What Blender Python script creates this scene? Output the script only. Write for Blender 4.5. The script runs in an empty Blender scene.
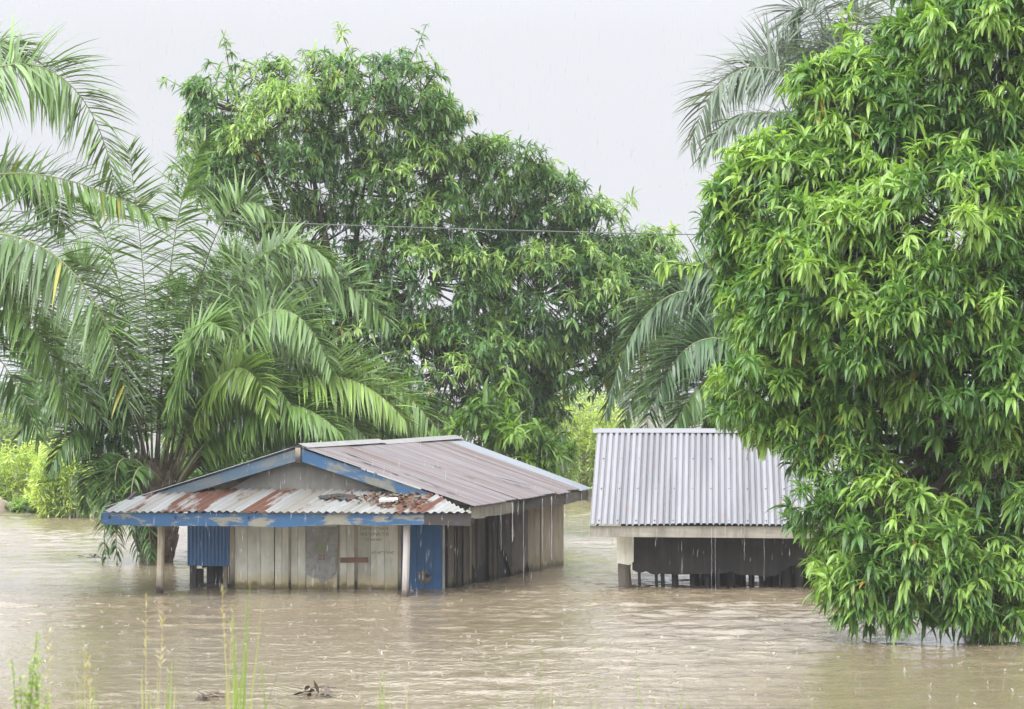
import bpy, math
import numpy as np
from mathutils import Vector

# ---------------------------------------------------------------- camera, sky, sun, exposure
scene = bpy.context.scene
COL = scene.collection
FPX, CX, CY = 3000.0, 512.0, 354.5
HORIZON = 400.0
CAMZ = 3.78
PITCH = math.atan((HORIZON - CY) / FPX)

cam_data = bpy.data.cameras.new("camera")
cam_data.sensor_width = 36.0
cam_data.lens = 36.0 * FPX / 1024.0
cam_data.clip_start = 0.5
cam_data.clip_end = 6000
cam_data.dof.use_dof = True
cam_data.dof.focus_distance = 60.0
cam_data.dof.aperture_fstop = 9.0
cam = bpy.data.objects.new("camera", cam_data)
cam.location = (0, 0, CAMZ)
cam.rotation_euler = (math.pi / 2 + PITCH, 0, 0)
COL.objects.link(cam)
scene.camera = cam

SUN_EL, SUN_AZ = math.radians(52), math.radians(218)   # azimuth from +Y clockwise: behind the camera, to its left
world = bpy.data.worlds.new("World")
scene.world = world
world.use_nodes = True
wn, wl = world.node_tree.nodes, world.node_tree.links
wn.clear()
sky = wn.new("ShaderNodeTexSky")
sky.sky_type = 'NISHITA'
sky.sun_disc = False
sky.sun_elevation = SUN_EL
sky.sun_rotation = SUN_AZ
sky.dust_density = 4.0
hsv = wn.new("ShaderNodeHueSaturation")
hsv.inputs['Saturation'].default_value = 0.25
wl.new(sky.outputs[0], hsv.inputs['Color'])
tc = wn.new("ShaderNodeTexCoord")
sep = wn.new("ShaderNodeSeparateXYZ")
wl.new(tc.outputs['Generated'], sep.inputs[0])
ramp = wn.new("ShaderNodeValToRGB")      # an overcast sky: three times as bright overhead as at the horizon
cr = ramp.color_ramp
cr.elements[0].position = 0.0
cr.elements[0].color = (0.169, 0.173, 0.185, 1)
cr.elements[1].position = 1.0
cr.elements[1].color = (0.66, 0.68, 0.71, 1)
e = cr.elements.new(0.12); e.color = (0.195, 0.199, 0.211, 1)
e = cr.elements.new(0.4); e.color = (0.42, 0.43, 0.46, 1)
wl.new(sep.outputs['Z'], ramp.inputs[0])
cloud = wn.new("ShaderNodeTexNoise")
cloud.inputs['Scale'].default_value = 3.0
cloud.inputs['Detail'].default_value = 3.0
wl.new(tc.outputs['Generated'], cloud.inputs['Vector'])
cmap = wn.new("ShaderNodeMapRange")
cmap.inputs['To Min'].default_value = 30.0 * 0.93
cmap.inputs['To Max'].default_value = 30.0 * 1.07
wl.new(cloud.outputs[0], cmap.inputs['Value'])
scl = wn.new("ShaderNodeVectorMath"); scl.operation = 'SCALE'
wl.new(ramp.outputs[0], scl.inputs[0])
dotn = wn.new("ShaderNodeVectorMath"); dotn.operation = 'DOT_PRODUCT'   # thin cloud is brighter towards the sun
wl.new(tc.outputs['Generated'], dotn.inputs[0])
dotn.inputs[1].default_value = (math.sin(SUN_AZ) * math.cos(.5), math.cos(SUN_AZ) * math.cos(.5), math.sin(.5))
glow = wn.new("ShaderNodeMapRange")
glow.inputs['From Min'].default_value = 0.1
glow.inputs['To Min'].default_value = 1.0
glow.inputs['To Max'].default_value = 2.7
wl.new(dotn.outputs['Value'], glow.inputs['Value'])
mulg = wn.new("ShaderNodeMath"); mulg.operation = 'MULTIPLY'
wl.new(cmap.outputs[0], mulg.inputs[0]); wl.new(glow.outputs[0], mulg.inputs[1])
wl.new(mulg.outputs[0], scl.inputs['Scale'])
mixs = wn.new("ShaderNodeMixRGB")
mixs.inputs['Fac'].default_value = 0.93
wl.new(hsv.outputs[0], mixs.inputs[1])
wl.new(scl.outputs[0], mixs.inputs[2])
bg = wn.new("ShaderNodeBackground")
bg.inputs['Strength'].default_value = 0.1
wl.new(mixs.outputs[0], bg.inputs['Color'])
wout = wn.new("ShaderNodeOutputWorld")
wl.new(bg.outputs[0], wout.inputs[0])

sun_data = bpy.data.lights.new("sun", 'SUN')
sun_data.energy = 1.5
sun_data.angle = math.radians(18)
sun_data.color = (1.0, 0.97, 0.92)
sun = bpy.data.objects.new("sun", sun_data)
sd = Vector((math.sin(SUN_AZ) * math.cos(SUN_EL), math.cos(SUN_AZ) * math.cos(SUN_EL), math.sin(SUN_EL)))
sun.rotation_euler = sd.to_track_quat('Z', 'Y').to_euler()
sun.location = (0, 0, 60)
COL.objects.link(sun)

scene.view_settings.view_transform = 'Standard'
scene.view_settings.look = 'None'
scene.view_settings.gamma = 1.0
scene.view_settings.use_curve_mapping = False
scene.view_settings.exposure = 0.55
scene.render.engine = 'CYCLES'
scene.cycles.max_bounces = 8
scene.cycles.diffuse_bounces = 3
scene.cycles.glossy_bounces = 3
scene.cycles.transmission_bounces = 6
scene.cycles.volume_bounces = 1
scene.cycles.use_denoising = True

# ---------------------------------------------------------------- helpers
rng = np.random.default_rng(11)
cp, sp = math.cos(PITCH), math.sin(PITCH)

def P(px, py, D):
    """the point seen at this pixel of the photograph, D metres in front of the camera"""
    x, y = (px - CX) / FPX, (CY - py) / FPX
    dy, dz = cp - y * sp, sp + y * cp
    return np.array([x * D / dy, D, CAMZ + dz / dy * D])

def G(px, py, z=0.0):
    x, y = (px - CX) / FPX, (CY - py) / FPX
    dy, dz = cp - y * sp, sp + y * cp
    t = (z - CAMZ) / dz
    return np.array([x * t, dy * t, z])

def unit(v):
    return v / np.maximum(np.linalg.norm(v, axis=-1, keepdims=True), 1e-9)

class MB:
    """collects faces of one part; build() links them as one mesh object"""
    def __init__(self):
        self.v, self.f, self.st, self.col, self.n = [], [], [], [], 0
    def add(self, verts, faces, st=None, col=None):
        verts = np.asarray(verts, float).reshape(-1, 3)
        k = len(verts)
        self.v.append(verts)
        for fa in (faces if isinstance(faces, (list, tuple)) else [faces]):
            fa = np.asarray(fa, int)
            self.f.append((fa if fa.ndim == 2 else fa[None]) + self.n)
        self.st.append(np.zeros((k, 3)) if st is None else np.array(np.broadcast_to(np.asarray(st, float), (k, 3))))
        self.col.append(np.ones((k, 3)) if col is None else np.array(np.broadcast_to(np.asarray(col, float), (k, 3))))
        self.n += k
        return self
    def build(self, name, mat, parent=None, smooth=False):
        me = bpy.data.meshes.new(name)
        v = np.concatenate(self.v)
        loops = np.concatenate([a.ravel() for a in self.f])
        cnt = np.concatenate([np.full(len(a), a.shape[1]) for a in self.f])
        start = np.concatenate([[0], np.cumsum(cnt)[:-1]])
        me.vertices.add(len(v)); me.vertices.foreach_set('co', v.astype(np.float32).ravel())
        me.loops.add(len(loops)); me.loops.foreach_set('vertex_index', loops.astype(np.int32))
        me.polygons.add(len(cnt)); me.polygons.foreach_set('loop_start', start.astype(np.int32))
        me.update(calc_edges=True)
        a = me.attributes.new('st', 'FLOAT_VECTOR', 'POINT')
        a.data.foreach_set('vector', np.concatenate(self.st).astype(np.float32).ravel())
        c = np.concatenate(self.col)
        c4 = np.concatenate([c, np.ones((len(c), 1))], 1)
        a = me.attributes.new('col', 'FLOAT_COLOR', 'POINT')
        a.data.foreach_set('color', c4.astype(np.float32).ravel())
        me.polygons.foreach_set('use_smooth', np.full(len(cnt), smooth, dtype=bool))
        me.validate()
        me.materials.append(mat)
        o = bpy.data.objects.new(name, me)
        COL.objects.link(o)
        if parent is not None:
            o.parent = parent
            o.matrix_parent_inverse = parent.matrix_basis.inverted()
        return o

    # shapes ------------------------------------------------------
    def hexa(self, bottom, top, st=None, col=None):
        """box from 4 bottom and 4 matching top corners"""
        b, t = np.asarray(bottom, float), np.asarray(top, float)
        self.add(np.concatenate([b, t]), [[[0, 3, 2, 1], [4, 5, 6, 7], [0, 1, 5, 4], [1, 2, 6, 5], [2, 3, 7, 6], [3, 0, 4, 7]]], st, col)
        return self
    def tube(self, pts, rad, n=6, col=None, st=None, caps=True):
        pts = np.asarray(pts, float); m = len(pts)
        rad = np.broadcast_to(np.asarray(rad, float), (m,))
        t = unit(np.gradient(pts, axis=0))
        ref = np.array([0, 0, 1.0]) if abs(t[0][2]) < 0.9 else np.array([1.0, 0, 0])
        s = unit(np.cross(t, ref)); b = np.cross(s, t)
        an = np.arange(n) * 2 * math.pi / n
        ring = pts[:, None] + rad[:, None, None] * (np.cos(an)[None, :, None] * s[:, None] + np.sin(an)[None, :, None] * b[:, None])
        i, j = np.meshgrid(np.arange(m - 1), np.arange(n), indexing='ij')
        q = np.stack([i * n + j, i * n + (j + 1) % n, (i + 1) * n + (j + 1) % n, (i + 1) * n + j], -1).reshape(-1, 4)
        fs = [q]
        if caps:
            fs += [np.arange(n)[::-1][None], (np.arange(n) + (m - 1) * n)[None]]
        if st is None:
            L = np.concatenate([[0], np.cumsum(np.linalg.norm(np.diff(pts, axis=0), axis=1))])
            st = np.stack([np.tile(an / 6.28 * rad[0] * 6, m), np.repeat(L, n), np.zeros(m * n)], -1)
        self.add(ring.reshape(-1, 3), fs, st, col)
        return self
    def leaves(self, base, d, L, W, droop, col, nseg=3, fold=0.0, roll=0.5, prof=None, r=rng):
        """blades: base (N,3), direction (N,3), length, width, droop, colour; flat (fold=0) or V-folded"""
        N = len(base)
        L, W, droop = [np.broadcast_to(np.asarray(x, float), (N,)) for x in (L, W, droop)]
        d = unit(d + 1e-4 * r.normal(size=(N, 3)))
        prof = prof or [0.25, 0.95, 0.85, 0.06]
        ks = np.linspace(0, 1, len(prof))
        rows = []
        p = np.array(base, float)
        z = np.array([0, 0, 1.0])
        side = unit(np.cross(d, z) + 1e-3 * r.normal(size=(N, 3)))
        nr = np.cross(side, d)
        a = (r.random(N) - 0.5) * 2 * roll
        side = side * np.cos(a)[:, None] + nr * np.sin(a)[:, None]
        for k in range(nseg + 1):
            w = np.interp(k / nseg, ks, prof) * W * 0.5
            s = unit(side - d * np.sum(side * d, -1, keepdims=True))
            if fold:
                n = np.cross(s, d)
                n *= np.sign(n[:, 2:3] + 1e-6)
                up = n * (w * fold)[:, None]
                rows += [p - s * w[:, None] + up, p, p + s * w[:, None] + up]
            else:
                rows += [p - s * w[:, None], p + s * w[:, None]]
            d = unit(d - z * (droop / nseg)[:, None])
            p = p + d * (L / nseg)[:, None]
        c = 3 if fold else 2
        M = c * (nseg + 1)
        V = np.stack(rows, 1).reshape(-1, 3)
        q = []
        for k in range(nseg):
            for j in range(c - 1):
                q.append([k * c + j, k * c + j + 1, (k + 1) * c + j + 1, (k + 1) * c + j])
        F = (np.array(q)[None] + (np.arange(N) * M)[:, None, None]).reshape(-1, 4)
        self.add(V, F, None, np.repeat(np.broadcast_to(col, (N, 3)), M, axis=0))
        return self

def tag(o, label=None, cat=None, group=None, kind=None):
    if label: o['label'] = label
    if cat: o['category'] = cat
    if group: o['group'] = group
    if kind: o['kind'] = kind
    return o

def empty(name, loc, label, cat, group=None):
    o = bpy.data.objects.new(name, None)
    o.empty_display_size = 0.3
    o.location = loc
    COL.objects.link(o)
    return tag(o, label, cat, group)

# ---------------------------------------------------------------- materials
def new_mat(name):
    m = bpy.data.materials.new(name); m.use_nodes = True
    nt = m.node_tree
    b = nt.nodes['Principled BSDF']
    return m, nt.nodes, nt.links, b

def rgba(c): return (c[0], c[1], c[2], 1.0)

def noise(nodes, links, src, scale, detail=4.0, rough=0.6, vec=(1, 1, 1)):
    mp = nodes.new("ShaderNodeMapping"); mp.inputs['Scale'].default_value = vec
    links.new(src, mp.inputs['Vector'])
    n = nodes.new("ShaderNodeTexNoise")
    n.inputs['Scale'].default_value = scale; n.inputs['Detail'].default_value = detail; n.inputs['Roughness'].default_value = rough
    links.new(mp.outputs[0], n.inputs['Vector'])
    return n.outputs[0]

def stepmap(nodes, links, src, lo, hi):
    r = nodes.new("ShaderNodeMapRange")
    r.inputs['From Min'].default_value = lo; r.inputs['From Max'].default_value = hi
    links.new(src, r.inputs['Value'])
    return r.outputs[0]

def mixc(nodes, links, fac, a, b, mode='MIX'):
    m = nodes.new("ShaderNodeMixRGB"); m.blend_type = mode
    for k, x in ((0, fac), (1, a), (2, b)):
        if hasattr(x, 'links') or isinstance(x, bpy.types.NodeSocket): links.new(x, m.inputs[k])
        elif k == 0: m.inputs[0].default_value = x
        else: m.inputs[k].default_value = rgba(x)
    return m.outputs[0]

def attr(nodes, name):
    a = nodes.new("ShaderNodeAttribute"); a.attribute_name = name
    return a

def leaf_mat(name, rough=0.38, trans=0.35, tint=(1.15, 1.25, 0.5), spec=0.5):
    m, N, L, b = new_mat(name)
    a = attr(N, 'col')
    L.new(a.outputs['Color'], b.inputs['Base Color'])
    b.inputs['Roughness'].default_value = rough
    b.inputs['Specular IOR Level'].default_value = spec
    tr = N.new("ShaderNodeBsdfTranslucent")
    tcol = mixc(N, L, 1.0, a.outputs['Color'], tint, 'MULTIPLY')
    L.new(tcol, tr.inputs['Color'])
    mx = N.new("ShaderNodeMixShader"); mx.inputs[0].default_value = trans
    L.new(b.outputs[0], mx.inputs[1]); L.new(tr.outputs[0], mx.inputs[2])
    L.new(mx.outputs[0], N['Material Output'].inputs['Surface'])
    return m

def wood_mat(name, c1, c2, rough=0.8, grain=(14, 0.8, 3.1), stain=None, algae=None):
    """weathered boards: grain along the board, board-to-board change by st.z"""
    m, N, L, b = new_mat(name)
    st = attr(N, 'st').outputs['Vector']
    g = noise(N, L, st, 1.0, 6, 0.65, grain)
    c = mixc(N, L, stepmap(N, L, g, 0.3, 0.7), c1, c2)
    big = noise(N, L, st, 1.3, 3, 0.6, (1.2, 0.8, 5.3))
    c = mixc(N, L, stepmap(N, L, big, 0.42, 0.75), c, [x * 0.55 for x in c1])
    if stain is not None:
        s = noise(N, L, st, 1.0, 5, 0.7, (5, 0.55, 2.7))
        c = mixc(N, L, stepmap(N, L, s, 0.52, 0.72), c, stain)
    if algae is not None:                 # tide stain above the flood line
        sx = N.new("ShaderNodeSeparateXYZ"); L.new(st, sx.inputs[0])
        ad = N.new("ShaderNodeMath"); ad.operation = 'MULTIPLY_ADD'
        L.new(noise(N, L, st, 3.0, 4), ad.inputs[0]); ad.inputs[1].default_value = 0.35; L.new(sx.outputs['Y'], ad.inputs[2])
        f = stepmap(N, L, ad.outputs[0], 0.55, 0.22)
        c = mixc(N, L, f, c, algae)
        f = stepmap(N, L, ad.outputs[0], 0.30, 0.21)       # wet just above the water
        c = mixc(N, L, f, c, [x * .38 for x in algae])
    L.new(c, b.inputs['Base Color'])
    b.inputs['Roughness'].default_value = rough
    bp = N.new("ShaderNodeBump"); bp.inputs['Strength'].default_value = 0.35; bp.inputs['Distance'].default_value = 0.01
    L.new(g, bp.inputs['Height']); L.new(bp.outputs[0], b.inputs['Normal'])
    return m

def peel_mat(name, paint, under, lo=0.5, hi=0.56, dirt=(0.05, 0.06, 0.05)):
    """old paint flaking off pale wood"""
    m, N, L, b = new_mat(name)
    st = attr(N, 'st').outputs['Vector']
    n1 = noise(N, L, st, 1.0, 8, 0.68, (1.5, 4.5, 1))
    n2 = noise(N, L, st, 1.0, 5, 0.6, (0.45, 1.0, 1))
    mx = N.new("ShaderNodeMath"); mx.operation = 'ADD'
    L.new(n1, mx.inputs[0]); L.new(n2, mx.inputs[1])
    h = N.new("ShaderNodeMath"); h.operation = 'MULTIPLY'; L.new(mx.outputs[0], h.inputs[0]); h.inputs[1].default_value = 0.5
    pv = mixc(N, L, noise(N, L, st, 3.0, 4), [x * 0.75 for x in paint], [min(1, x * 1.35) for x in paint])
    uv = mixc(N, L, noise(N, L, st, 6.0, 5), under, [x * 0.6 for x in under])
    c = mixc(N, L, stepmap(N, L, h.outputs[0], lo, hi), pv, uv)
    d = noise(N, L, st, 1.0, 6, 0.7, (2.3, 2.3, 1))
    c = mixc(N, L, stepmap(N, L, d, 0.60, 0.70), c, dirt)
    L.new(c, b.inputs['Base Color'])
    b.inputs['Roughness'].default_value = 0.55
    bp = N.new("ShaderNodeBump"); bp.inputs['Strength'].default_value = 0.3; bp.inputs['Distance'].default_value = 0.01
    L.new(n1, bp.inputs['Height']); L.new(bp.outputs[0], b.inputs['Normal'])
    return m

def tin_mat(name, c1, c2, rust=(0.24, 0.075, 0.025), rlo=0.60, rhi=0.66, metal=0.35, rough=0.42, rustvec=(2.2, 0.5, 1), sheet=0.0, tone=None, bands=()):
    """roof tin: st = (metres along the eave, metres up the slope, sheet id)"""
    m, N, L, b = new_mat(name)
    st = attr(N, 'st').outputs['Vector']
    n1 = noise(N, L, st, 1.0, 6, 0.65, (6, 0.6, 1))
    c = mixc(N, L, stepmap(N, L, n1, 0.35, 0.65), c1, c2)
    if tone is not None:
        n3 = noise(N, L, st, 1.0, 2, 0.5, (2.4, 0.12, 1))
        c = mixc(N, L, stepmap(N, L, n3, 0.45, 0.6), c, tone)
    if rlo < 1:
        n2 = noise(N, L, st, 1.0, 6, 0.62, rustvec)
        if bands:                        # sheets that have rusted along their length
            sx = N.new("ShaderNodeSeparateXYZ"); L.new(st, sx.inputs[0])
            for (bc, bw, bg__) in bands:
                d1 = N.new("ShaderNodeMath"); d1.operation = 'SUBTRACT'; L.new(sx.outputs['X'], d1.inputs[0]); d1.inputs[1].default_value = bc
                d2 = N.new("ShaderNodeMath"); d2.operation = 'ABSOLUTE'; L.new(d1.outputs[0], d2.inputs[0])
                d3 = N.new("ShaderNodeMapRange"); L.new(d2.outputs[0], d3.inputs['Value'])
                d3.inputs['From Min'].default_value = bw; d3.inputs['From Max'].default_value = bw * .6
                d3.inputs['To Max'].default_value = bg__
                d4 = N.new("ShaderNodeMath"); d4.operation = 'ADD'; L.new(n2, d4.inputs[0]); L.new(d3.outputs[0], d4.inputs[1])
                n2 = d4.outputs[0]
        f = stepmap(N, L, n2, rlo, rhi)
        rc = mixc(N, L, noise(N, L, st, 8.0, 4), rust, [min(1, rust[0] * 2.0), rust[1] * 2.0, rust[2] * 1.8])
        c = mixc(N, L, f, c, rc)
        rr = N.new("ShaderNodeMapRange"); L.new(f, rr.inputs['Value'])
        rr.inputs['To Min'].default_value = rough; rr.inputs['To Max'].default_value = 0.85
        L.new(rr.outputs[0], b.inputs['Roughness'])
        mm = N.new("ShaderNodeMapRange"); L.new(f, mm.inputs['Value'])
        mm.inputs['To Min'].default_value = metal; mm.inputs['To Max'].default_value = 0.0
        L.new(mm.outputs[0], b.inputs['Metallic'])
    else:
        b.inputs['Roughness'].default_value = rough; b.inputs['Metallic'].default_value = metal
    L.new(c, b.inputs['Base Color'])
    return m

def plain_mat(name, c, rough=0.7, c2=None, scale=4.0, metal=0.0):
    m, N, L, b = new_mat(name)
    tcn = N.new("ShaderNodeTexCoord")
    n = noise(N, L, tcn.outputs['Object'], scale, 5)
    cc = mixc(N, L, stepmap(N, L, n, 0.3, 0.7), c, c2 or [x * 0.6 for x in c])
    L.new(cc, b.inputs['Base Color'])
    b.inputs['Roughness'].default_value = rough; b.inputs['Metallic'].default_value = metal
    return m

M = {}
M['mango_leaf'] = leaf_mat('mango_leaf', 0.36, 0.42)
M['far_leaf'] = leaf_mat('far_mango_leaf', 0.42, 0.40)
M['palm_leaf'] = leaf_mat('palm_leaf', 0.34, 0.28, (1.1, 1.2, 0.55))
M['bush_leaf'] = leaf_mat('bush_leaf', 0.5, 0.5)
M['grass_leaf'] = leaf_mat('grass_leaf', 0.5, 0.4)
M['bark'] = plain_mat('bark', (0.10, 0.075, 0.055), 0.9, (0.045, 0.035, 0.028), 6)
M['palm_bark'] = plain_mat('palm_bark', (0.12, 0.085, 0.055), 0.9, (0.035, 0.028, 0.02), 9)
M['rachis'] = plain_mat('rachis', (0.20, 0.24, 0.10), 0.5, (0.13, 0.13, 0.06), 3)
M['petiole'] = plain_mat('petiole', (0.13, 0.12, 0.065), 0.6, (0.07, 0.06, 0.035), 3)
M['board'] = wood_mat('pale_board', (0.74, 0.72, 0.60), (0.83, 0.81, 0.69), 0.75, stain=(0.56, 0.53, 0.42), algae=(0.52, 0.42, 0.21))
M['side_board'] = wood_mat('brown_board', (0.085, 0.073, 0.058), (0.155, 0.134, 0.106), 0.8, stain=(0.045, 0.04, 0.035), algae=(0.10, 0.085, 0.05))
M['side_board_dark'] = wood_mat('blackened_board', (0.06, 0.053, 0.045), (0.11, 0.095, 0.08), 0.8, stain=(0.04, 0.035, 0.03), algae=(0.05, 0.045, 0.03))
M['side_board_pale'] = wood_mat('tan_board', (0.24, 0.20, 0.135), (0.31, 0.265, 0.185), 0.8, stain=(0.13, 0.11, 0.08), algae=(0.17, 0.14, 0.07))
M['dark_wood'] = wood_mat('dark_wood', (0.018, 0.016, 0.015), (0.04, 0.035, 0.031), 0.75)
M['grey_board'] = wood_mat('grey_gable_board', (0.105, 0.101, 0.088), (0.14, 0.134, 0.119), 0.8, (16, 0.8, 3))
M['post'] = wood_mat('post_wood', (0.34, 0.29, 0.21), (0.45, 0.39, 0.29), 0.75, stain=(0.20, 0.17, 0.12), algae=(0.05, 0.04, 0.03))
M['pale_post'] = wood_mat('painted_post_wood', (0.30, 0.285, 0.265), (0.40, 0.38, 0.355), 0.7, stain=(0.32, 0.28, 0.22), algae=(0.16, 0.13, 0.10))
M['fascia_wood'] = wood_mat('eave_board_wood', (0.24, 0.22, 0.178), (0.33, 0.305, 0.25), 0.75, (0.8, 14, 3), stain=(0.16, 0.14, 0.115))
M['side_fascia'] = wood_mat('old_eave_board', (0.19, 0.178, 0.135), (0.26, 0.24, 0.19), 0.8, (0.8, 14, 3), stain=(0.12, 0.10, 0.085))
M['side_fascia_dark'] = wood_mat('blackened_eave_board', (0.065, 0.056, 0.044), (0.12, 0.105, 0.085), 0.8, (0.8, 14, 3), stain=(0.035, 0.03, 0.026))
M['peel_blue'] = peel_mat('peeling_blue_paint', (0.010, 0.060, 0.140), (0.20, 0.19, 0.145), 0.515, 0.54)
M['peel_barge'] = peel_mat('faded_blue_paint', (0.014, 0.066, 0.145), (0.165, 0.168, 0.14), 0.49, 0.525)
M['peel_grey'] = peel_mat('worn_teal_paint', (0.040, 0.082, 0.125), (0.125, 0.138, 0.135), 0.46, 0.53)
M['blue_tin'] = tin_mat('blue_painted_tin', (0.008, 0.070, 0.185), (0.013, 0.09, 0.22), rlo=2, metal=0.0, rough=0.4)
M['blue_door'] = peel_mat('blue_door_paint', (0.008, 0.070, 0.180), (0.035, 0.052, 0.08), 0.56, 0.64, (0.02, 0.035, 0.06))
M['tin_shed'] = tin_mat('silver_roof_tin', (0.172, 0.170, 0.182), (0.205, 0.203, 0.214), rlo=0.655, rhi=0.76, metal=0.1, rough=0.42, rustvec=(5, 2.5, 1), tone=(0.142, 0.141, 0.150))
M['tin_rose'] = tin_mat('faded_rose_roof_tin', (0.100, 0.083, 0.084), (0.165, 0.150, 0.154), rust=(0.062, 0.038, 0.028), rlo=0.54, rhi=0.72, metal=0.15, rough=0.5, rustvec=(5, 0.4, 1), tone=(0.098, 0.070, 0.063))
M['tin_grey'] = tin_mat('grey_roof_tin', (0.165, 0.185, 0.205), (0.21, 0.225, 0.245), rlo=2, metal=0.3, rough=0.4)
M['tin_rusty'] = tin_mat('rust_patched_tin', (0.16, 0.165, 0.155), (0.245, 0.245, 0.24), rust=(0.050, 0.017, 0.008), rlo=0.56, rhi=0.64, metal=0.1, rough=0.5, rustvec=(3.0, 0.7, 1), tone=(0.16, 0.15, 0.13), bands=((1.5, 0.55, .13), (2.95, 0.28, .14), (0.55, .3, .05), (5.9, .6, .10)))
M['tin_cap'] = tin_mat('pale_ridge_tin', (0.19, 0.18, 0.17), (0.24, 0.235, 0.23), rust=(0.10, 0.045, 0.03), rlo=0.60, rhi=0.72, metal=0.1, rough=0.5)
M['nail'] = plain_mat('rusty_nail', (0.09, 0.06, 0.05), 0.7)
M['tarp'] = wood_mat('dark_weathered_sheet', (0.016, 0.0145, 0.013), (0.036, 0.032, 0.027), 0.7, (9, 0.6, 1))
M['paper'] = plain_mat('grey_notice_paper', (0.42, 0.415, 0.38), 0.8, (0.27, 0.265, 0.24), 9)
M['red_ink'] = plain_mat('red_ink', (0.30, 0.07, 0.06), 0.8)
M['pencil'] = plain_mat('faded_writing', (0.40, 0.39, 0.32), 0.9)
M['seal_green'] = plain_mat('faded_green_print', (0.36, 0.38, 0.20), 0.8)
M['rust_wood'] = wood_mat('red_brown_batten', (0.24, 0.13, 0.09), (0.33, 0.19, 0.13), 0.8, (0.8, 14, 1))
M['wire'] = plain_mat('wire_sheath', (0.10, 0.10, 0.10), 0.6)
M['trash'] = plain_mat('wet_debris', (0.045, 0.03, 0.02), 0.6, (0.09, 0.06, 0.035), 7)
M['mound'] = plain_mat('mound_earth', (0.40, 0.33, 0.26), 0.9, (0.28, 0.22, 0.17), 3)
M['pale_plastic'] = plain_mat('pale_plastic', (0.70, 0.70, 0.70), 0.4)

# water: brown silt under a rippled reflecting surface
m, N, L, b = new_mat('flood_water')
geo = N.new("ShaderNodeNewGeometry")
pos = geo.outputs['Position']
silt = mixc(N, L, noise(N, L, pos, 0.12, 4, 0.6, (1, 0.5, 1)), (0.172, 0.134, 0.084), (0.218, 0.176, 0.120))
L.new(silt, b.inputs['Base Color'])
b.inputs['Roughness'].default_value = 0.09
b.inputs['IOR'].default_value = 1.5
calm = stepmap(N, L, noise(N, L, pos, 0.07, 2, 0.5, (1, 0.6, 1)), 0.36, 0.62)   # calmer and choppier patches
h1 = noise(N, L, pos, 0.6, 2, 0.5, (1.0, 0.8, 1))
h2 = noise(N, L, pos, 1.7, 3, 0.6, (1.25, 0.75, 1))
h3 = noise(N, L, pos, 6.5, 3, 0.6, (1.2, 0.8, 1))
def madd(a, k, c):
    q = N.new("ShaderNodeMath"); q.operation = 'MULTIPLY_ADD'
    L.new(a, q.inputs[0]); q.inputs[1].default_value = k
    if c is None: q.inputs[2].default_value = 0
    else: L.new(c, q.inputs[2])
    return q.outputs[0]
h4 = noise(N, L, pos, 16.0, 2, 0.6, (1.1, 0.9, 1))
vor = N.new("ShaderNodeTexVoronoi"); vor.inputs['Scale'].default_value = 2.6     # rings where raindrops have fallen
L.new(pos, vor.inputs['Vector'])
rg1 = N.new("ShaderNodeMath"); rg1.operation = 'MULTIPLY'; L.new(vor.outputs['Distance'], rg1.inputs[0]); rg1.inputs[1].default_value = 40.0
rg2 = N.new("ShaderNodeMath"); rg2.operation = 'SINE'; L.new(rg1.outputs[0], rg2.inputs[0])
rg3 = N.new("ShaderNodeMapRange"); L.new(vor.outputs['Distance'], rg3.inputs['Value'])
rg3.inputs['From Min'].default_value = 0.42; rg3.inputs['From Max'].default_value = 0.1
rg4 = N.new("ShaderNodeMath"); rg4.operation = 'MULTIPLY'; L.new(rg2.outputs[0], rg4.inputs[0]); L.new(rg3.outputs[0], rg4.inputs[1])
hh = madd(rg4.outputs[0], .0035, madd(h2, 0.05, madd(h3, 0.03, madd(h4, .010, None))))
cm = N.new("ShaderNodeMapRange"); L.new(calm, cm.inputs['Value'])
cm.inputs['To Min'].default_value = 0.35; cm.inputs['To Max'].default_value = 1.0
bp = N.new("ShaderNodeBump"); bp.inputs['Distance'].default_value = 1.0
L.new(cm.outputs[0], bp.inputs['Strength'])
L.new(hh, bp.inputs['Height']); L.new(bp.outputs[0], b.inputs['Normal'])
M['water'] = m

m, N, L, b = new_mat('bank_soil')
geo = N.new("ShaderNodeNewGeometry")
c = mixc(N, L, noise(N, L, geo.outputs['Position'], 0.8, 5), (0.16, 0.12, 0.075), (0.10, 0.13, 0.045))
L.new(c, b.inputs['Base Color']); b.inputs['Roughness'].default_value = 0.95
M['soil'] = m

m, N, L, b = new_mat('clear_water_drop')
b.inputs['Base Color'].default_value = (0.9, 0.92, 0.95, 1)
b.inputs['Roughness'].default_value = 0.08
b.inputs['Transmission Weight'].default_value = 0.92
b.inputs['IOR'].default_value = 1.33
M['drop'] = m

# ---------------------------------------------------------------- ground and water
ys = np.concatenate([np.linspace(-12, 30, 43), np.linspace(33, 130, 60), np.geomspace(135, 3000, 30)])
xs = np.concatenate([-np.geomspace(45, 2500, 22)[::-1], np.linspace(-40, 40, 81), np.geomspace(45, 2500, 22)])
Xg, Yg = np.meshgrid(xs, ys)
bank = np.interp(Yg, [-12, 11, 14, 18, 26, 30], [2.1, 2.0, 1.85, 1.2, -0.6, -1.2])
Z = np.where(Yg <= 30, bank, -1.2)
Z = Z + 0.06 * np.sin(Xg * 1.7) * np.cos(Yg * 1.1)
def hump(cx, cy, rx, ry, h):
    return h * np.exp(-((Xg - cx) / rx) ** 2 - ((Yg - cy) / ry) ** 2)
Z = Z + hump(-17, 102, 4.5, 7, 1.5) + hump(-19, 130, 6, 8, 1.5) + hump(2.5, 118, 3.5, 6, 1.55) + hump(7, 100, 4, 5, 1.3)
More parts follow.
